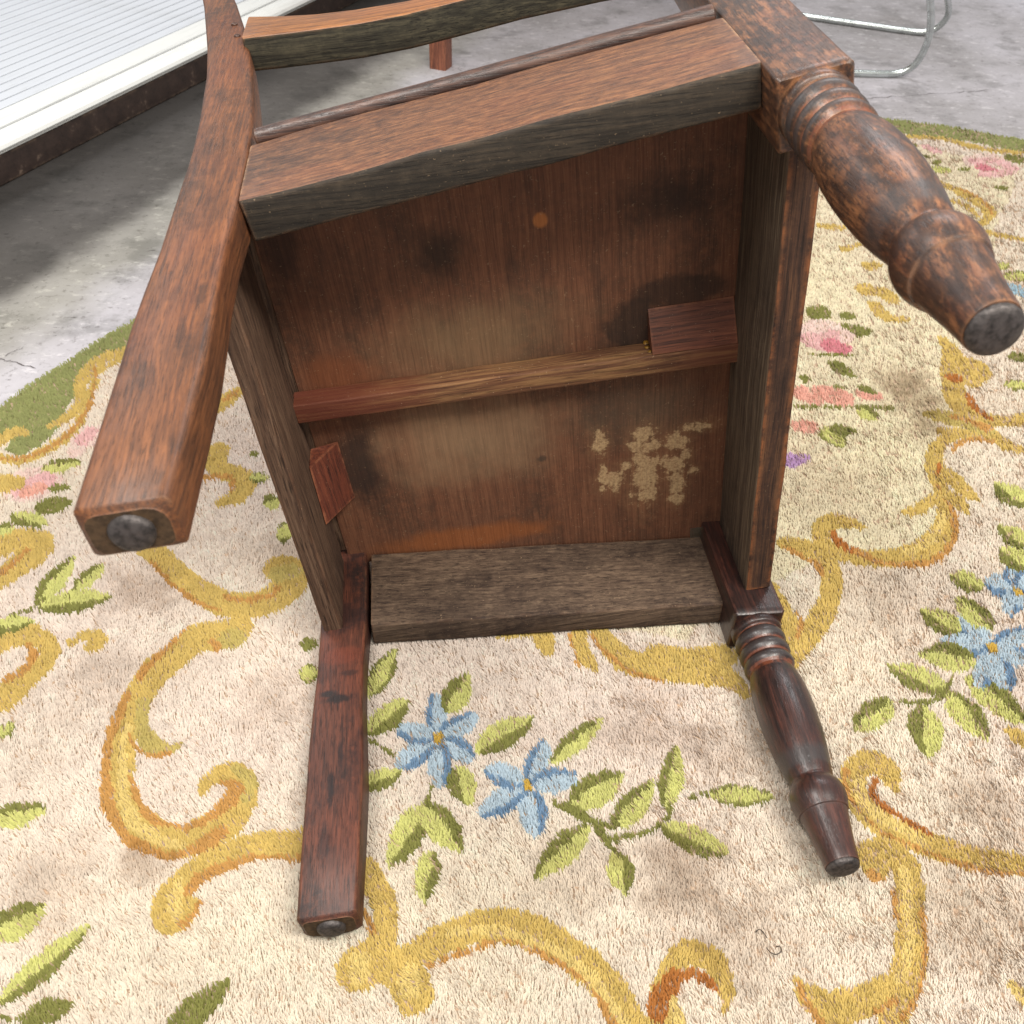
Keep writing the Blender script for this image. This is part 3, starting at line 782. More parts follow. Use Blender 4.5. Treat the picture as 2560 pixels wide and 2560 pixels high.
PATTERN = """
scroll1 Y -.198,-.012,.035 -.210,-.043,.033 -.219,-.078,.030 -.220,-.112,.028 -.215,-.144,.028 -.207,-.174,.028 -.191,-.197,.031 -.166,-.215,.032 -.143,-.222,.034 -.125,-.218,.039 -.108,-.206,.039 -.096,-.188,.033 -.092,-.172,.027 -.097,-.157,.023 -.110,-.151,.024 -.126,-.158,.015 -.134,-.174,.005
scroll1 O -.207,-.060,.015 -.202,-.091,.016 -.192,-.110,.019 -.179,-.120,.018 -.167,-.118,.010 -.159,-.115,.004
scroll1 B -.219,-.032,.009 -.230,-.079,.010 -.232,-.115,.009 -.227,-.148,.010 -.219,-.177,.013 -.203,-.206,.009 -.184,-.223,.011 -.155,-.236,.007 -.139,-.234,.008 -.126,-.230,.016 -.110,-.216,.014
scroll1 B -.203,-.150,.005 -.192,-.175,.007 -.172,-.199,.008 -.149,-.207,.007 -.129,-.205,.008 -.113,-.192,.015 -.102,-.179,.018 -.102,-.167,.012 -.113,-.162,.005
scroll1 B -.215,-.092,.003 -.205,-.115,.004 -.185,-.127,.005 -.171,-.124,.005
scroll1 L -.217,-.090,.008 -.218,-.112,.009 -.213,-.140,.010 -.206,-.170,.011 -.191,-.199,.014 -.164,-.221,.012 -.143,-.226,.007
scroll1 O -.089,-.184,.011 -.086,-.164,.012 -.102,-.148,.011
scroll1 Y -.114,.048,.014 -.119,.034,.035 -.137,.027,.042 -.161,.024,.042 -.178,.007,.037 -.195,-.013,.037 -.207,-.034,.036
scroll1 O -.122,.021,.030 -.131,.013,.016
scroll1 B -.148,.020,.004 -.139,.011,.008 -.138,.003,.004
scroll1 B -.175,.039,.005 -.198,.006,.008 -.217,-.026,.010
scroll2 Y -.034,-.234,.030 -.063,-.233,.027 -.091,-.236,.025 -.115,-.247,.025 -.133,-.260,.027 -.146,-.275,.029 -.149,-.290,.026 -.141,-.297,.029 -.132,-.293,.024 -.127,-.285,.015
scroll2 B -.036,-.249,.004 -.070,-.246,.006 -.090,-.248,.009 -.113,-.256,.012 -.128,-.266,.013 -.135,-.276,.007
scroll2 B -.122,-.284,.005 -.123,-.295,.005 -.134,-.304,.005
scroll2 L -.141,-.266,.010 -.143,-.282,.015 -.139,-.292,.010
scroll3 Y -.404,.128,.027 -.387,.151,.036 -.374,.175,.043 -.368,.197,.027 -.395,.199,.041 -.414,.191,.042
scroll3 B -.402,.143,.012 -.390,.163,.011 -.380,.182,.009
scroll4 Y -.377,.036,.035 -.352,.044,.031 -.331,.037,.025 -.318,.018,.021 -.323,-.002,.027 -.337,-.019,.034 -.353,-.044,.035
scroll4 B -.342,.028,.007 -.334,.016,.008 -.338,-.004,.010 -.353,-.015,.011
scroll5 Y -.298,.029,.009 -.287,.037,.014 -.273,.035,.018 -.269,.027,.021 -.276,.022,.014
scroll6 Y -.248,.191,.027 -.236,.171,.030 -.214,.150,.026 -.190,.121,.027 -.165,.095,.031 -.138,.075,.037 -.110,.070,.041 -.085,.077,.041 -.067,.096,.043 -.063,.123,.033 -.078,.128,.038 -.086,.116,.016
scroll6 B -.233,.149,.006 -.206,.116,.006 -.170,.080,.006 -.141,.064,.005
scroll6 B -.139,.084,.007 -.117,.079,.007 -.088,.083,.009 -.080,.094,.008
scroll6 O -.078,.118,.028 -.062,.120,.025
scroll7 Y -.175,.357,.032 -.174,.322,.027 -.150,.305,.034 -.132,.288,.026 -.139,.263,.029 -.161,.250,.014
scroll7 B -.186,.302,.011 -.167,.302,.011 -.152,.297,.008 -.148,.275,.006
scroll8 Y -.188,.451,.021 -.171,.482,.026 -.159,.495,.020
scroll8 B -.180,.473,.008 -.164,.493,.010
border G poly -.487,.466 -.452,.532 -.408,.597 -.362,.673 -.344,.705 -.347,.624 -.371,.605 -.391,.581 -.399,.543 -.392,.496 -.398,.465 -.396,.434 -.403,.409 -.416,.382 -.436,.363 -.458,.376 -.455,.400 -.469,.397 -.479,.382 -.497,.329 -.525,.377
border Y -.345,.609,.026 -.369,.595,.028 -.385,.566,.025 -.391,.528,.019 -.382,.486,.016 -.388,.455,.018 -.410,.426,.012
border Y -.369,.536,.012 -.374,.494,.014 -.373,.441,.014 -.382,.404,.018 -.412,.365,.020 -.438,.353,.016 -.460,.365,.013
border Y -.471,.397,.016 -.458,.413,.027 -.441,.414,.013
border B -.378,.570,.005 -.371,.531,.005 -.369,.458,.009 -.388,.396,.009 -.417,.364,.010 -.454,.358,.008
flower1 W -.350,.402,.046 -.361,.386,.030 -.365,.366,.020
flower1 P -.354,.410,.022 -.360,.390,.019
flower2 W -.407,.304,.071 -.390,.310,.044
flower2 P -.415,.297,.035 -.392,.310,.032
flower2 K -.406,.289,.023 -.396,.296,.023
scroll9 Y -.447,.307,.040 -.431,.306,.033
leaf1 leaf -.401,.334 -.353,.346 .029 +
leaf2 leaf -.393,.256 -.345,.263 .033 d
leaf3 leaf -.416,.247 -.368,.223 .026 -
leaf4 leaf -.384,.295 -.356,.293 .015 d
leaf5 leaf -.426,.218 -.407,.223 .025 +
leaf6 leaf -.349,.089 -.323,.168 .029 +
leaf7 leaf -.312,.109 -.285,.152 .023 +
leaf8 leaf -.346,.085 -.265,.097 .036 -
leaf9 leaf -.391,.058 -.343,.063 .026 -
leaf10 leaf -.107,.243 -.086,.252 .032 +
leaf11 leaf -.087,.190 -.064,.188 .040 l
leaf1201 leaf -.131,.300 -.101,.294 .022 l
leaf1202 leaf -.132,.344 -.120,.348 .012 d
leaf13 leaf -.048,.007 -.027,.005 .019 d
leaf14 leaf -.046,-.035 -.024,-.034 .028 l
leaf8 D -.376,.075,.004 -.359,.079,.005 -.341,.097,.004
leaf7 D -.312,.109,.003 -.320,.098,.003
leaf15 leaf -.326,-.185 -.275,-.177 .029 +
leaf16 leaf -.295,-.298 -.254,-.275 .033 +
leaf17 leaf -.273,-.357 -.212,-.296 .024 -
leaf18 leaf -.254,-.372 -.211,-.361 .021 d
leaf18 D -.271,-.367,.003 -.253,-.372,.003
leaf19 leaf -.137,-.400 -.088,-.355 .026 d
leaf20 leaf -.347,-.094 -.332,-.075 .017 l
flower3 leaf .098,-.129 .098,-.073 .021 b
flower3 leaf .098,-.129 .141,-.104 .025 b
flower3 leaf .098,-.129 .133,-.157 .026 b
flower3 leaf .098,-.129 .098,-.185 .024 b
flower3 leaf .098,-.129 .056,-.161 .028 b
flower3 leaf .098,-.129 .057,-.114 .026 b
flower3 C .098,-.127,.010 .098,-.132,.009
flower4 leaf .185,-.192 .208,-.141 .022 b
flower4 leaf .185,-.192 .234,-.185 .028 b
flower4 leaf .185,-.192 .186,-.247 .027 b
flower4 leaf .185,-.192 .134,-.220 .026 b
flower4 leaf .185,-.192 .144,-.169 .025 b
flower4 C .184,-.190,.009 .185,-.195,.008
leaf21 leaf .109,-.100 .136,-.047 .031 +
leaf22 leaf .136,-.149 .200,-.110 .032 -
leaf23 leaf .209,-.170 .274,-.117 .022 +
leaf24 leaf .026,-.118 .072,-.078 .029 -
leaf25 leaf .022,-.180 .061,-.165 .023 -
leaf26 leaf .026,-.072 .058,-.009 .026 l
leaf27 leaf .115,-.162 .124,-.210 .028 -
leaf28 leaf .083,-.203 .046,-.266 .031 +
leaf29 leaf .081,-.204 .115,-.256 .031 +
leaf30 leaf .087,-.251 .076,-.303 .024 +
leaf28 D .089,-.183,.005 .085,-.203,.005
leaf31 leaf .221,-.219 .281,-.186 .035 +
leaf32 leaf .261,-.245 .310,-.197 .027 +
leaf33 leaf .316,-.228 .343,-.158 .025 +
leaf34 leaf .361,-.217 .426,-.225 .023 l
leaf35 leaf .237,-.240 .178,-.290 .026 -
leaf36 leaf .259,-.268 .259,-.314 .024 +
leaf37 leaf .306,-.247 .364,-.280 .030 -
leaf31 D .207,-.212,.005 .230,-.228,.012 .243,-.239,.008 .251,-.257,.008 .259,-.268,.004
leaf32 D .251,-.257,.006 .289,-.253,.005 .305,-.245,.004 .322,-.230,.005
leaf32 D .243,-.239,.006 .264,-.243,.006
leaf34 D .315,-.241,.004 .320,-.224,.004
leaf34 D .342,-.220,.004 .368,-.213,.006
leaf25 D .028,-.126,.005 .054,-.146,.005
scroll10 Y .024,-.260,.018 .036,-.286,.024 .043,-.307,.024 .042,-.325,.024 .037,-.341,.030 .022,-.354,.038 .015,-.357,.029
scroll10 Y .037,-.344,.030 .062,-.370,.034 .065,-.383,.030
scroll10 Y .066,-.349,.023 .089,-.338,.026 .115,-.331,.028 .145,-.330,.032 .172,-.339,.032 .197,-.356,.031 .217,-.375,.031 .231,-.395,.029 .240,-.412,.027 .247,-.435,.026
scroll10 B .080,-.358,.003 .101,-.352,.005 .130,-.345,.004 .151,-.344,.003 .177,-.357,.008 .201,-.374,.006 .216,-.389,.006 .224,-.408,.009 .232,-.430,.009
scroll10 L .099,-.332,.010 .139,-.333,.010 .178,-.349,.010 .208,-.371,.010 .228,-.401,.010 .237,-.421,.009
scroll10 L .021,-.349,.017 .021,-.360,.019
scroll10 L .064,-.364,.016 .062,-.376,.019
scroll10 B .025,-.307,.006 .032,-.325,.004
scroll11 Y .263,-.433,.025 .274,-.405,.023 .279,-.390,.020 .297,-.370,.021 .313,-.371,.025 .325,-.382,.022 .329,-.398,.016 .325,-.410,.009 .322,-.419,.004
scroll11 R2 .266,-.412,.019 .282,-.391,.016 .296,-.386,.009 .312,-.390,.010 .319,-.399,.005
scroll11 L .283,-.409,.009 .282,-.425,.014 .279,-.439,.014
scroll12 Y .549,-.223,.014 .550,-.206,.026 .537,-.194,.029 .517,-.203,.024 .508,-.223,.027 .510,-.246,.030 .524,-.266,.031 .545,-.281,.030 .568,-.293,.030 .599,-.307,.026 .648,-.319,.024
scroll12 R2 .533,-.217,.005 .525,-.229,.008 .530,-.244,.009 .545,-.260,.007 .562,-.278,.007
scroll12 B .508,-.202,.005 .500,-.223,.005 .506,-.252,.004 .521,-.273,.004 .549,-.293,.004 .594,-.316,.006 .643,-.326,.005
scroll12 L .518,-.212,.009 .512,-.228,.012 .517,-.249,.013 .533,-.266,.013 .553,-.284,.011
scroll13 Y .497,-.296,.034 .498,-.302,.030
scroll13 Y .514,-.290,.028 .525,-.304,.030 .523,-.326,.026 .514,-.350,.026 .505,-.373,.027 .494,-.395,.028 .480,-.412,.027 .459,-.418,.027 .435,-.422,.027 .412,-.423,.026 .398,-.415,.022 .394,-.404,.009 .391,-.399,.004
scroll13 Y .477,-.420,.021 .461,-.442,.025 .452,-.457,.025
scroll13 Y .406,-.425,.021 .413,-.442,.025 .416,-.455,.025
scroll13 B .492,-.314,.012 .502,-.319,.006
scroll13 B .506,-.328,.003 .498,-.354,.003
scroll13 B .526,-.348,.005 .516,-.377,.005 .503,-.402,.004 .489,-.422,.004 .471,-.437,.005
scroll13 B .392,-.404,.005 .395,-.421,.007 .401,-.439,.008
scroll13 B .449,-.432,.005 .469,-.422,.004
scroll13 L .523,-.312,.010 .516,-.338,.010 .506,-.366,.010 .491,-.394,.009 .476,-.410,.007
scroll14 Y .703,-.176,.022 .715,-.191,.021
scroll15 L .576,-.421,.011 .582,-.432,.015
leaf38 leaf .655,-.114 .601,-.075 .037 +
leaf39 leaf .656,-.116 .669,-.180 .037 +
leaf40 leaf .589,-.121 .532,-.157 .031 -
leaf41 leaf .620,-.132 .598,-.195 .037 -
leaf42 leaf .684,-.096 .725,-.168 .039 +
leaf40 D .588,-.122,.005 .621,-.128,.006 .647,-.121,.006 .666,-.097,.005
flower5 leaf .732,-.062 .712,-.013 .033 b
flower5 leaf .732,-.062 .677,-.045 .032 b
flower5 leaf .732,-.062 .691,-.113 .024 b
flower5 leaf .732,-.062 .720,-.120 .033 b
flower5 leaf .732,-.062 .770,-.077 .036 b
flower5 leaf .732,-.062 .787,-.037 .024 b
flower5 C .733,-.059,.012 .732,-.065,.012
flower6 leaf .804,.023 .773,.041 .042 b
flower6 leaf .804,.023 .815,.060 .026 b
flower6 leaf .804,.023 .776,-.013 .024 b
flower6 leaf .804,.023 .842,.055 .025 b
flower6 leaf .804,.023 .817,-.002 .040 b
flower6 C .805,.023,.012 .805,.020,.012
leaf43 leaf .767,.031 .733,.055 .038 +
leaf44 leaf .745,-.034 .727,.020 .039 -
leaf45 leaf .707,-.035 .674,.003 .038 +
leaf46 leaf .707,-.075 .644,-.062 .042 -
leaf47 leaf .898,.168 .870,.217 .048 +
leaf48 leaf .859,.093 .836,.136 .041 +
leaf49 leaf .842,.055 .819,.096 .046 +
scroll16 Y .548,.123,.025 .567,.115,.031 .583,.107,.031
scroll16 Y .588,.093,.030 .586,.062,.027 .572,.029,.025 .550,-.002,.027 .527,-.025,.027 .503,-.045,.029 .482,-.070,.026
scroll16 Y .508,.049,.015 .510,.019,.022 .511,-.007,.025 .508,-.029,.027
scroll16 B .545,.116,.007 .564,.094,.007 .576,.085,.012 .575,.066,.007
scroll16 B .524,.009,.005 .525,-.008,.006 .513,-.027,.005
scroll16 Y .661,.145,.007 .644,.154,.022 .624,.159,.029 .604,.146,.026 .595,.126,.025 .601,.109,.031 .621,.098,.028 .654,.089,.030 .690,.089,.032 .728,.103,.035 .760,.131,.029 .781,.172,.021 .792,.209,.021 .801,.247,.029 .813,.279,.024 .833,.307,.019 .865,.322,.019 .898,.319,.022 .918,.314,.029 .931,.296,.028 .946,.286,.014
scroll16 R2 .616,.138,.009 .616,.118,.013 .634,.100,.014
scroll16 B .634,.100,.011 .662,.080,.009 .704,.075,.010 .739,.089,.008 .770,.120,.009 .788,.165,.009 .790,.198,.007 .791,.217,.006
scroll16 R2 .812,.262,.006 .803,.239,.007
scroll16 B .843,.285,.005 .863,.305,.008 .894,.311,.008 .911,.306,.012
scroll16 Y .816,.238,.025 .822,.211,.028 .825,.195,.019 .832,.187,.008
scroll16 Y .798,.197,.025 .804,.178,.021 .808,.163,.007
scroll16 Y .772,.192,.016 .742,.172,.017 .720,.168,.007
scroll16 L .693,.096,.011 .728,.110,.015 .758,.138,.011 .773,.166,.009
scroll17 Y .954,.571,.016 .953,.528,.031 .927,.482,.031 .915,.443,.035 .903,.405,.036 .908,.377,.040 .922,.358,.035 .956,.351,.027 .999,.355,.021
scroll17 Y .945,.481,.036 .967,.490,.050 .978,.469,.019 .949,.451,.030
scroll17 O .842,.372,.014 .868,.366,.035 .884,.351,.029 .906,.336,.024 .918,.331,.019
scroll17 Y .850,.331,.023 .878,.325,.023
scroll17 R2 .927,.418,.012 .923,.385,.013 .933,.357,.009
scroll17 R2 .922,.462,.022 .928,.462,.022
scroll17 B .879,.365,.010 .898,.355,.010 .917,.336,.019
flower7 W .744,.600,.062 .769,.598,.082 .789,.586,.033 .757,.566,.047
flower7 P .735,.584,.038 .749,.569,.042 .781,.598,.021
flower7 R .767,.560,.045 .780,.551,.028
leaf50 leaf .808,.602 .848,.603 .033 d
leaf5101 leaf .708,.539 .797,.532 .007 d
leaf5102 leaf .744,.521 .771,.471 .028 d
leaf5103 leaf .811,.627 .809,.605 .018 d
flower801 K .672,.439,.030 .684,.433,.039 .690,.423,.026
flower802 K .706,.446,.024 .722,.426,.047 .731,.425,.033
flower803 K .769,.428,.030 .780,.425,.025
leaf5201 D .652,.405,.008 .691,.402,.008 .733,.400,.008 .794,.393,.013
leaf5202 leaf .746,.396 .765,.363 .030 +
leaf5203 leaf .763,.450 .790,.429 .017 d
leaf5204 leaf .725,.450 .752,.451 .009 d
flower9 K .644,.360,.026 .655,.359,.033
leaf5301 leaf .679,.356 .691,.306 .039 l
leaf5302 leaf .683,.349 .725,.342 .027 d
leaf5303 leaf .681,.479 .699,.471 .018 d
flower10 V .605,.285,.034 .613,.286,.026 .630,.290,.011
leaf5401 leaf .994,.438 1.040,.440 .028 l
leaf5402 leaf 1.038,.515 1.078,.512 .027 d
border G 1.104,1.524,.073 1.195,1.476,.072 1.253,1.441,.071 1.332,1.417,.073 1.408,1.388,.083 1.497,1.333,.100
border Y 1.212,1.397,.020 1.316,1.380,.023 1.379,1.326,.028 1.477,1.295,.022
flower11 W 1.335,1.252,.061 1.382,1.260,.066 1.400,1.211,.022 1.347,1.199,.056
flower11 P 1.335,1.252,.035 1.382,1.260,.026 1.401,1.221,.033
flower11 R 1.338,1.223,.038 1.350,1.213,.031
flower11 P 1.322,1.190,.026 1.380,1.198,.026
flower12 P 1.260,1.335,.029 1.273,1.314,.029
leaf5501 leaf 1.232,1.241 1.260,1.264 .016 d
leaf5502 leaf 1.415,1.284 1.455,1.243 .047 d
leaf5503 leaf 1.314,1.122 1.348,1.126 .018 d
leaf5504 leaf 1.222,1.356 1.241,1.340 .037 d
leaf5505 leaf 1.273,1.211 1.307,1.219 .018 d
leaf5506 leaf 1.216,1.222 1.265,1.211 .040 l
leaf5507 leaf 1.216,1.290 1.260,1.284 .014 d
scroll1801 Y 1.206,1.153,.021 1.234,1.108,.032 1.253,1.047,.036 1.241,.998,.021 1.193,.952,.016
scroll1802 Y 1.191,1.075,.016 1.215,1.048,.018 1.219,.999,.012
scroll1803 Y .889,.973,.020 .927,.964,.020
scroll1804 Y 1.174,.945,.017 1.211,.928,.019 1.272,.892,.018
scroll1801 B 1.240,1.121,.008 1.263,1.068,.009 1.252,1.006,.006
scroll1901 Y .887,.734,.041 .912,.720,.038 .922,.695,.022
scroll1902 Y .881,.684,.023 .888,.642,.029 .920,.634,.012
scroll1903 Y .900,.879,.022 .935,.896,.011
scroll1904 Y .925,.815,.030 .937,.818,.024
leaf5601 leaf .759,.673 .796,.650 .050 d
leaf5602 leaf .808,.646 .839,.651 .024 d
leaf5701 leaf 1.149,.794 1.191,.812 .025 l
leaf5702 leaf 1.154,.760 1.216,.770 .036 l
flower13 Z 1.152,.727,.036 1.172,.707,.042
scroll2001 Y .173,.000,.005 .199,.004,.013 .225,.010,.016
scroll2002 Y .222,.005,.022 .225,-.012,.022 .226,-.027,.011
scroll2003 Y .266,.012,.019 .264,-.015,.019 .268,-.042,.016 .274,-.054,.007
scroll2004 Y .285,.011,.019 .297,-.023,.026 .310,-.043,.034 .330,-.055,.034 .360,-.063,.034 .392,-.070,.031 .416,-.075,.029 .432,-.099,.015
scroll2004 B .253,-.003,.004 .256,-.028,.004 .258,-.048,.004
scroll2004 B .280,-.008,.005 .294,-.039,.006 .318,-.063,.006 .346,-.078,.005
scroll2005 Y .350,-.040,.032 .383,-.051,.034 .423,-.046,.031
"""
# wool colours
WOOL = {'cream': (247, 234, 219), 'Y': (226, 199, 120), 'L': (241, 218, 143), 'B': (216, 168, 100), 'R2': (196, 130, 70), 'O': (212, 194, 120), 'G': (166, 170, 112), 'D': (148, 148, 84), 'g': (224, 224, 144),
        'W': (252, 226, 216), 'P': (247, 204, 202), 'R': (230, 152, 162), 'K': (247, 190, 172), 'C': (226, 190, 92), 'V': (206, 170, 214), 'Z': (176, 206, 222), 'bl': (202, 220, 232), 'bd': (132, 162, 192)}
WK = list(WOOL)
PAL = np.array([srgb(*WOOL[k])[:3] for k in WK])
RES = 0.002
GX0, GX1, GY0, GY1 = -0.72, 1.96, -1.20, 1.56
nx, ny = int((GX1-GX0)/RES), int((GY1-GY0)/RES)
ID = np.zeros((nx, ny), np.int16)          # wool colour
PART = np.zeros((nx, ny), np.int16)        # motif
PARTS = ['pile']
def part_id(nm):
    if nm not in PARTS: PARTS.append(nm)
    return PARTS.index(nm)
def window(x0, x1, y0, y1):
    a, b = max(int((x0-GX0)/RES)-2, 0), min(int((x1-GX0)/RES)+3, nx)
    c, d = max(int((y0-GY0)/RES)-2, 0), min(int((y1-GY0)/RES)+3, ny)
    if a >= b or c >= d: return None
    X, Y = np.meshgrid(GX0 + (np.arange(a, b)+.5)*RES, GY0 + (np.arange(c, d)+.5)*RES, indexing='ij')
    return slice(a, b), slice(c, d), X, Y
def paint(sl0, sl1, mask, colour, part):
    ID[sl0, sl1][mask] = WK.index(colour); PART[sl0, sl1][mask] = part_id(part)

_gx, _gy = np.meshgrid(GX0 + (np.arange(nx)+.5)*RES, GY0 + (np.arange(ny)+.5)*RES, indexing='ij')
WIG = vnoise(_gx, _gy, .006, 5)*.0016
del _gx, _gy

def stroke(pts, colour, part):
    P = [np.array(p) for p in pts]
    path = []
    for i in range(len(P)-1):
        p0, p1, p2, p3 = P[max(i-1, 0)], P[i], P[i+1], P[min(i+2, len(P)-1)]
        for s in range(6):
            t = s/6; path.append(0.5*((2*p1) + (p2-p0)*t + (2*p0-5*p1+4*p2-p3)*t*t + (3*p1-p0-3*p2+p3)*t**3))
    path.append(P[-1]); path = np.array(path)
    for a, b in zip(path, path[1:]):
        m = max(a[2], b[2])/2 + .004
        w = window(min(a[0], b[0])-m, max(a[0], b[0])+m, min(a[1], b[1])-m, max(a[1], b[1])+m)
        if w is None: continue
        s0, s1, X, Y = w
        d = b[:2]-a[:2]; l2 = d@d + 1e-12
        t = np.clip(((X-a[0])*d[0] + (Y-a[1])*d[1])/l2, 0, 1)
        dist = np.hypot(X - a[0] - d[0]*t, Y - a[1] - d[1]*t)
        mask = dist + WIG[s0, s1] < np.maximum(a[2]*(1-t) + b[2]*t, .003)/2
        paint(s0, s1, mask, colour, part)

def leaf(b, e, wd, mode, part):
    b, e = np.array(b), np.array(e); d = e-b; L = np.hypot(*d); d = d/L; n = np.array([-d[1], d[0]])
    m = L*.6 + wd
    w = window(min(b[0], e[0])-wd, max(b[0], e[0])+wd, min(b[1], e[1])-wd, max(b[1], e[1])+wd)
    if w is None: return
    s0, s1, X, Y = w
    wig = vnoise(X, Y, .005, 6)*.0012
    u = ((X-b[0])*d[0] + (Y-b[1])*d[1])/L
    v = (X-b[0])*n[0] + (Y-b[1])*n[1] + wig
    uc = np.clip(u, 0, 1)
    if mode == 'b': h = wd/2*np.clip(np.sin(np.pi*np.clip(uc, 0, 1)**0.95*.94), 0, 1)**.75*np.where(uc < .12, .5, 1)
    else: h = wd/2*np.sin(np.pi*uc**0.85)**.8
    inside = (u > 0) & (u < 1) & (np.abs(v) < h + .0004)
    curve = .10*h*np.sin(u*6)
    if mode == 'd': light = np.zeros(X.shape, bool)
    elif mode == 'l': light = np.abs(v) < h*.7
    elif mode == '+': light = v < h*.18 + curve
    elif mode == '-': light = v > -h*.18 + curve
    if mode == 'b':
        light = v < h*.35
        light &= ~(u < .14)
        paint(s0, s1, inside, 'bd', part); paint(s0, s1, inside & light, 'bl', part)
    else:
        paint(s0, s1, inside, 'D', part); paint(s0, s1, inside & light, 'g', part)

# green border all round the oval with its yellow line (the traced motifs go over it)
ctr = np.array([.6, .2])
EDGE = np.vstack([RUG, RUG[:1]])
def band(off, wid, colour, part):
    c = EDGE.copy()
    t = np.roll(RUG, -1, 0) - np.roll(RUG, 1, 0); t = t/np.linalg.norm(t, axis=1)[:, None]
    nrm = np.stack([-t[:, 1], t[:, 0]], 1)
    if ((RUG + nrm*.01 - ctr)**2).sum() > ((RUG - ctr)**2).sum(): nrm = -nrm
    c = RUG + nrm*off; c = np.vstack([c, c[:1]])
    stroke([(p[0], p[1], wid) for p in c[::2]], colour, part)
band(.028, .058, 'G', 'border')
band(.064, .012, 'Y', 'border')
for ln in PATTERN.strip().split('\n'):
    t = ln.split()
    fl = lambda s: tuple(float(q) for q in s.split(','))
    if t[1] == 'leaf': leaf(fl(t[2]), fl(t[3]), float(t[4]), t[5], t[0])
    elif t[2] == 'poly':
        P = [fl(s) for s in t[3:]]
        xs, ys = zip(*P); s0, s1, X, Y = window(min(xs), max(xs), min(ys), max(ys))
        paint(s0, s1, in_poly(X, Y, P), t[1], t[0])
    else: stroke([fl(s) for s in t[2:]], t[1], t[0])

# tufts: short leaning strands of wool, thick where the camera is near
def scatter(n, x0, x1, y0, y1):
    x = rng.uniform(x0, x1, n); y = rng.uniform(y0, y1, n)
    k = in_poly(x, y, RUG)
    return x[k], y[k]
x, y = scatter(4800000, GX0, GX1, GY0, GY1)
dist = np.sqrt((x-.0855)**2 + (y+.718)**2 + .86**2)
near = np.minimum(1.0, (1.02/dist)**2.2)
near = np.where(y < -.56, np.minimum(near, np.clip(1 - (-.56-y)*3, .22, 1)), near)
k = rng.uniform(0, 1, len(x)) < near*.66
x, y, near = x[k], y[k], near[k]
big = near**-.5
n = len(x)
gi = np.clip(((x-GX0)/RES).astype(int), 0, nx-1); gj = np.clip(((y-GY0)/RES).astype(int), 0, ny-1)
cid = ID[gi, gj]; pid = PART[gi, gj]
# lean: the nap runs one way, brushed about by feet
ang = math.radians(116) + 0.25*vnoise(x, y, .16, 1) + 0.35*vnoise(x, y, .035, 2) + 0.6*vnoise(x, y, .009, 3) + rng.normal(0, .25, n)
lean = np.clip(.85 + .10*vnoise(x, y, .05, 4) + .32*vnoise(x, y, .0070, 8) + rng.normal(0, .12, n), .05, 1.5)
hgt = .0052*(1 + .08*vnoise(x, y, .10, 9) + .12*vnoise(x, y, .010, 10) + rng.normal(0, .06, n))
hgt = hgt*np.where(cid > 0, 1.10, 1.0)
# little creases where the pile parts
def crease(a, seed, lo, hi):
    u, v = x*math.cos(a) + y*math.sin(a), -x*math.sin(a) + y*math.cos(a)
    wv = .004*vnoise(x, y, .03, seed+1)
    return np.clip((vnoise(u/4.2 + wv, v + wv, .0021, seed) - lo)/(hi-lo), 0, 1)
cr = np.maximum(crease(math.radians(-28), 40, .62, .80), .8*crease(math.radians(12), 50, .68, .85))*(.55 + .45*vnoise(x, y, .06, 60))
hgt = hgt*(1 - .36*np.clip(cr, 0, 1))
wid = .00074*big*rng.uniform(.75, 1.3, n)
dx, dy = np.cos(ang), np.sin(ang)
tw = ang + np.pi/2 + rng.normal(0, .5, n)
wx, wy = np.cos(tw)*wid, np.sin(tw)*wid
z0 = .0102
bx, by = x - dx*hgt*lean*.5, y - dy*hgt*lean*.5
tx, ty, tz = x + dx*hgt*lean*.5, y + dy*hgt*lean*.5, z0 + hgt/np.sqrt(1 + .35*lean**2)
co = np.empty((n, 4, 3), np.float32)
co[:, 0] = np.stack([bx-wx, by-wy, np.full(n, z0-.001)], 1)
co[:, 1] = np.stack([bx+wx, by+wy, np.full(n, z0-.001)], 1)
co[:, 2] = np.stack([tx+wx*.62, ty+wy*.62, tz], 1)
co[:, 3] = np.stack([tx-wx*.62, ty-wy*.62, tz], 1)
# colour of each strand
col = PAL[cid].copy()
tone = 1 + .07*vnoise(x, y, .012, 11) + .025*vnoise(x, y, .07, 12) + rng.normal(0, .05, n)
col *= tone[:, None]
# the medallion field beyond the big scroll is a yellower cream
ZONE = [(.504, .059), (.556, .077), (.6, .106), (.689, .086), (.766, .138), (.821, .286), (.929, .487), (1.241, .958), (1.408, 1.211), (1.191, 1.399), (.9, 1.42), (.5, 1.3), (.3, .9), (.3, .3), (.25, .03), (.38, -.03), (.44, .02)]
zn = in_poly(x + .01*vnoise(x, y, .03, 13), y + .01*vnoise(x, y, .03, 14), ZONE) & (cid == 0)
col[zn] *= np.array([1.0, 1.02, .90])
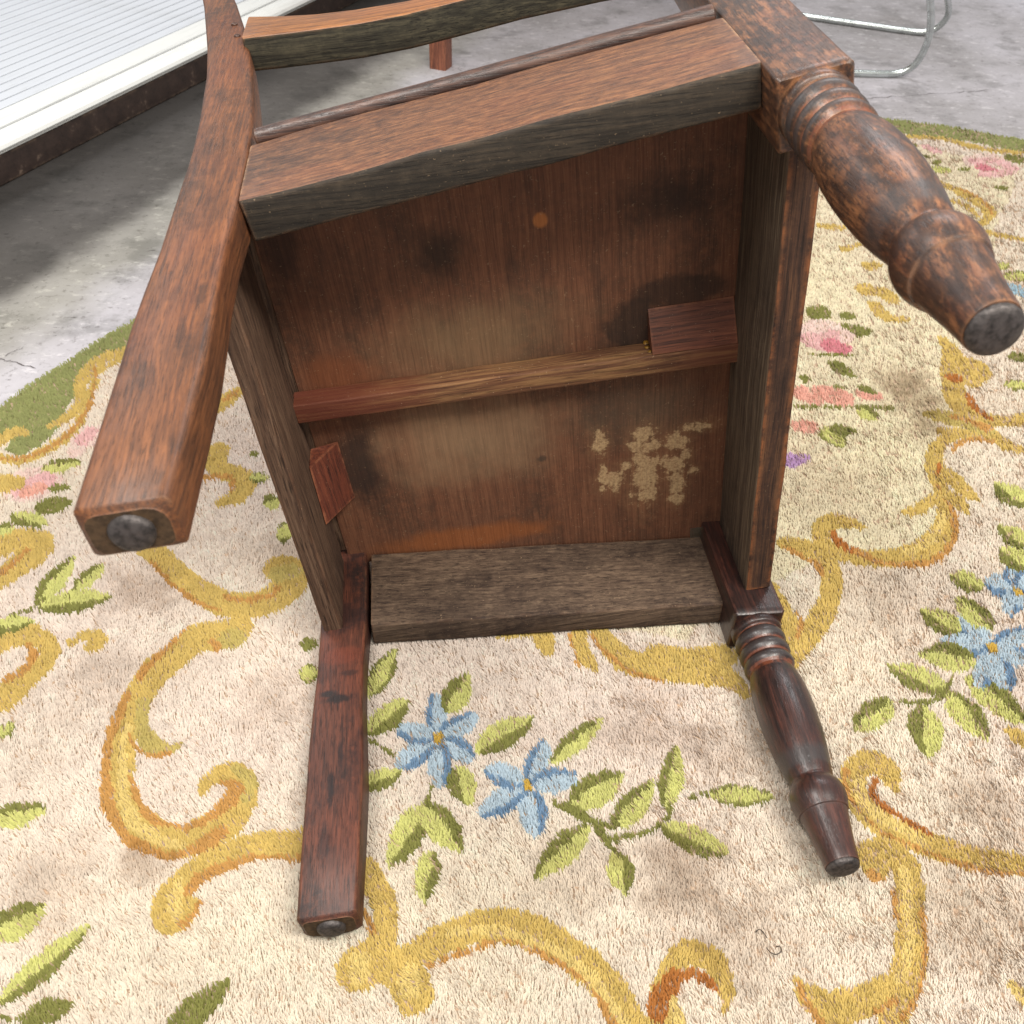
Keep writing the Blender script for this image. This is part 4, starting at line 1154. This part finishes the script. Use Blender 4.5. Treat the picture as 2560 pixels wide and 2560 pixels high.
# trodden-in dirt
for sx, sy, sr, a in [(.64, -.26, .05, .20), (.583, -.358, .06, .18), (.314, -.311, .06, .2), (.357, -.363, .045, .18), (-.179, -.241, .03, .28), (-.08, -.075, .04, .16), (-.258, -.245, .05, .16), (.314, -.134, .045, .2), (.311, -.278, .04, .2),
                      (-.234, .103, .045, .26), (-.08, .15, .035, .18), (.84, .457, .045, .3), (.852, .394, .06, .28), (.822, .338, .035, .24), (.649, .017, .06, .16), (.397, -.177, .04, .2), (-.262, -.031, .05, .14), (.212, -.293, .05, .12), (.643, .227, .07, .12)]:
    dd = np.hypot(x-sx, y-sy)/sr + .45*vnoise(x, y, .022, 15) + .25*vnoise(x, y, .008, 16)
    k = np.clip(1.25-dd, 0, 1)*a*1.25
    col *= (1 - k[:, None]*np.array([.85, 1.0, 1.12]))
pk = vnoise(x, y, .22, 17)*.5 + .5
col[cid == 0] *= (1 + (pk[cid == 0][:, None]-.5)*np.array([.0, .03, -.07]))
col = np.clip(col, .003, .96)

def make_wool():
    N = NT('tufted_wool')
    at = N.n('ShaderNodeAttribute'); at.attribute_name = 'wool'
    N.put(N.b.inputs['Base Color'], at.outputs['Color'])
    N.b.inputs['Roughness'].default_value = 0.85
    N.b.inputs['Specular IOR Level'].default_value = 0.12
    N.b.inputs['Sheen Weight'].default_value = 0.12
    ge = N.n('ShaderNodeNewGeometry')
    sc = N.n('ShaderNodeVectorMath', operation='SCALE'); N.put(sc.inputs[0], ge.outputs['Normal']); sc.inputs['Scale'].default_value = 0.55
    ad = N.n('ShaderNodeVectorMath', operation='ADD'); N.put(ad.inputs[0], sc.outputs[0]); ad.inputs[1].default_value = (0, 0, 0.75)
    nm = N.n('ShaderNodeVectorMath', operation='NORMALIZE'); N.put(nm.inputs[0], ad.outputs[0])
    N.put(N.b.inputs['Normal'], nm.outputs[0])
    tr = N.n('ShaderNodeBsdfTranslucent'); N.put(tr.inputs['Color'], at.outputs['Color']); N.put(tr.inputs['Normal'], nm.outputs[0])
    mx = N.n('ShaderNodeMixShader'); mx.inputs[0].default_value = 0.45
    N.put(mx.inputs[1], N.b.outputs[0]); N.put(mx.inputs[2], tr.outputs[0])
    N.put(N.t.nodes['Material Output'].inputs['Surface'], mx.outputs[0])
    return N.m
M['wool'] = make_wool()
M['backing'] = simple('rug_backing', (190, 164, 140), 0.95, 0, 0.1, nscale=300, var=0.5)

k = len(RUG)
rv = [(p[0], p[1], z) for z in (0.0015, z0) for p in RUG]
rug = mesh_obj('rug', rv, [tuple(range(k-1, -1, -1)), tuple(range(k, 2*k))] + [(q, (q+1) % k, k+(q+1) % k, k+q) for q in range(k)], M['backing'], smooth=False)
tag(rug, 'oval cream wool rug with yellow scrolls, blue flowers and green border', 'rug')

def strands(name, sel, parent):
    m = int(sel.sum())
    if m == 0: return None
    me = bpy.data.meshes.new(name)
    me.vertices.add(4*m); me.loops.add(4*m); me.polygons.add(m)
    me.vertices.foreach_set('co', co[sel].reshape(-1))
    me.loops.foreach_set('vertex_index', np.arange(4*m, dtype=np.int32))
    me.polygons.foreach_set('loop_start', np.arange(0, 4*m, 4, dtype=np.int32))
    a = me.attributes.new('wool', 'FLOAT_COLOR', 'FACE')
    c4 = np.ones((m, 4), np.float32); c4[:, :3] = col[sel]
    a.data.foreach_set('color', c4.reshape(-1))
    me.materials.append(M['wool'])
    me.update()
    o = bpy.data.objects.new(name, me); COL.objects.link(o); o.parent = parent
    return o
LBL = {'scroll': 'yellow scroll with brown edge', 'leaf': 'lime and olive green leaf', 'border': 'green border band with yellow edge scroll'}
for i, pn in enumerate(PARTS):
    nm = pn.rstrip('0123456789')
    o = strands(nm, pid == i, rug)
    if o is None: continue
    if i == 0: o['kind'] = 'stuff'
    elif nm == 'flower': o['label'] = 'blue flower with yellow centre' if pn in ('flower3', 'flower4', 'flower5', 'flower6') else ('violet flower' if pn == 'flower10' else ('pale blue flower' if pn == 'flower13' else 'pink rose blossom'))
    elif nm in LBL: o['label'] = LBL[nm]

# bits of dark fluff lying on the pile
def curl(pts, parent=None):
    return tube('fluff', [(a, b, c) for a, b, c in pts], .0004, M['dust_dark'], parent, seg=5, sub=4)

t1 = curl([(.366, -.356, .0162), (.370, -.354, .0170), (.373, -.357, .0168), (.375, -.362, .0162)])
t1.name = 'lint'; tag(t1, 'small dark curved thread of lint on the cream pile, upper of two', 'lint', 'bits of lint on the rug')
t2 = curl([(.372, -.370, .0162), (.374, -.375, .0172), (.379, -.377, .0172), (.384, -.374, .0168), (.384, -.370, .0164), (.381, -.370, .0162)])
t2.name = 'lint'; tag(t2, 'curled dark tuft of lint on the cream pile, lower of two', 'lint', 'bits of lint on the rug')
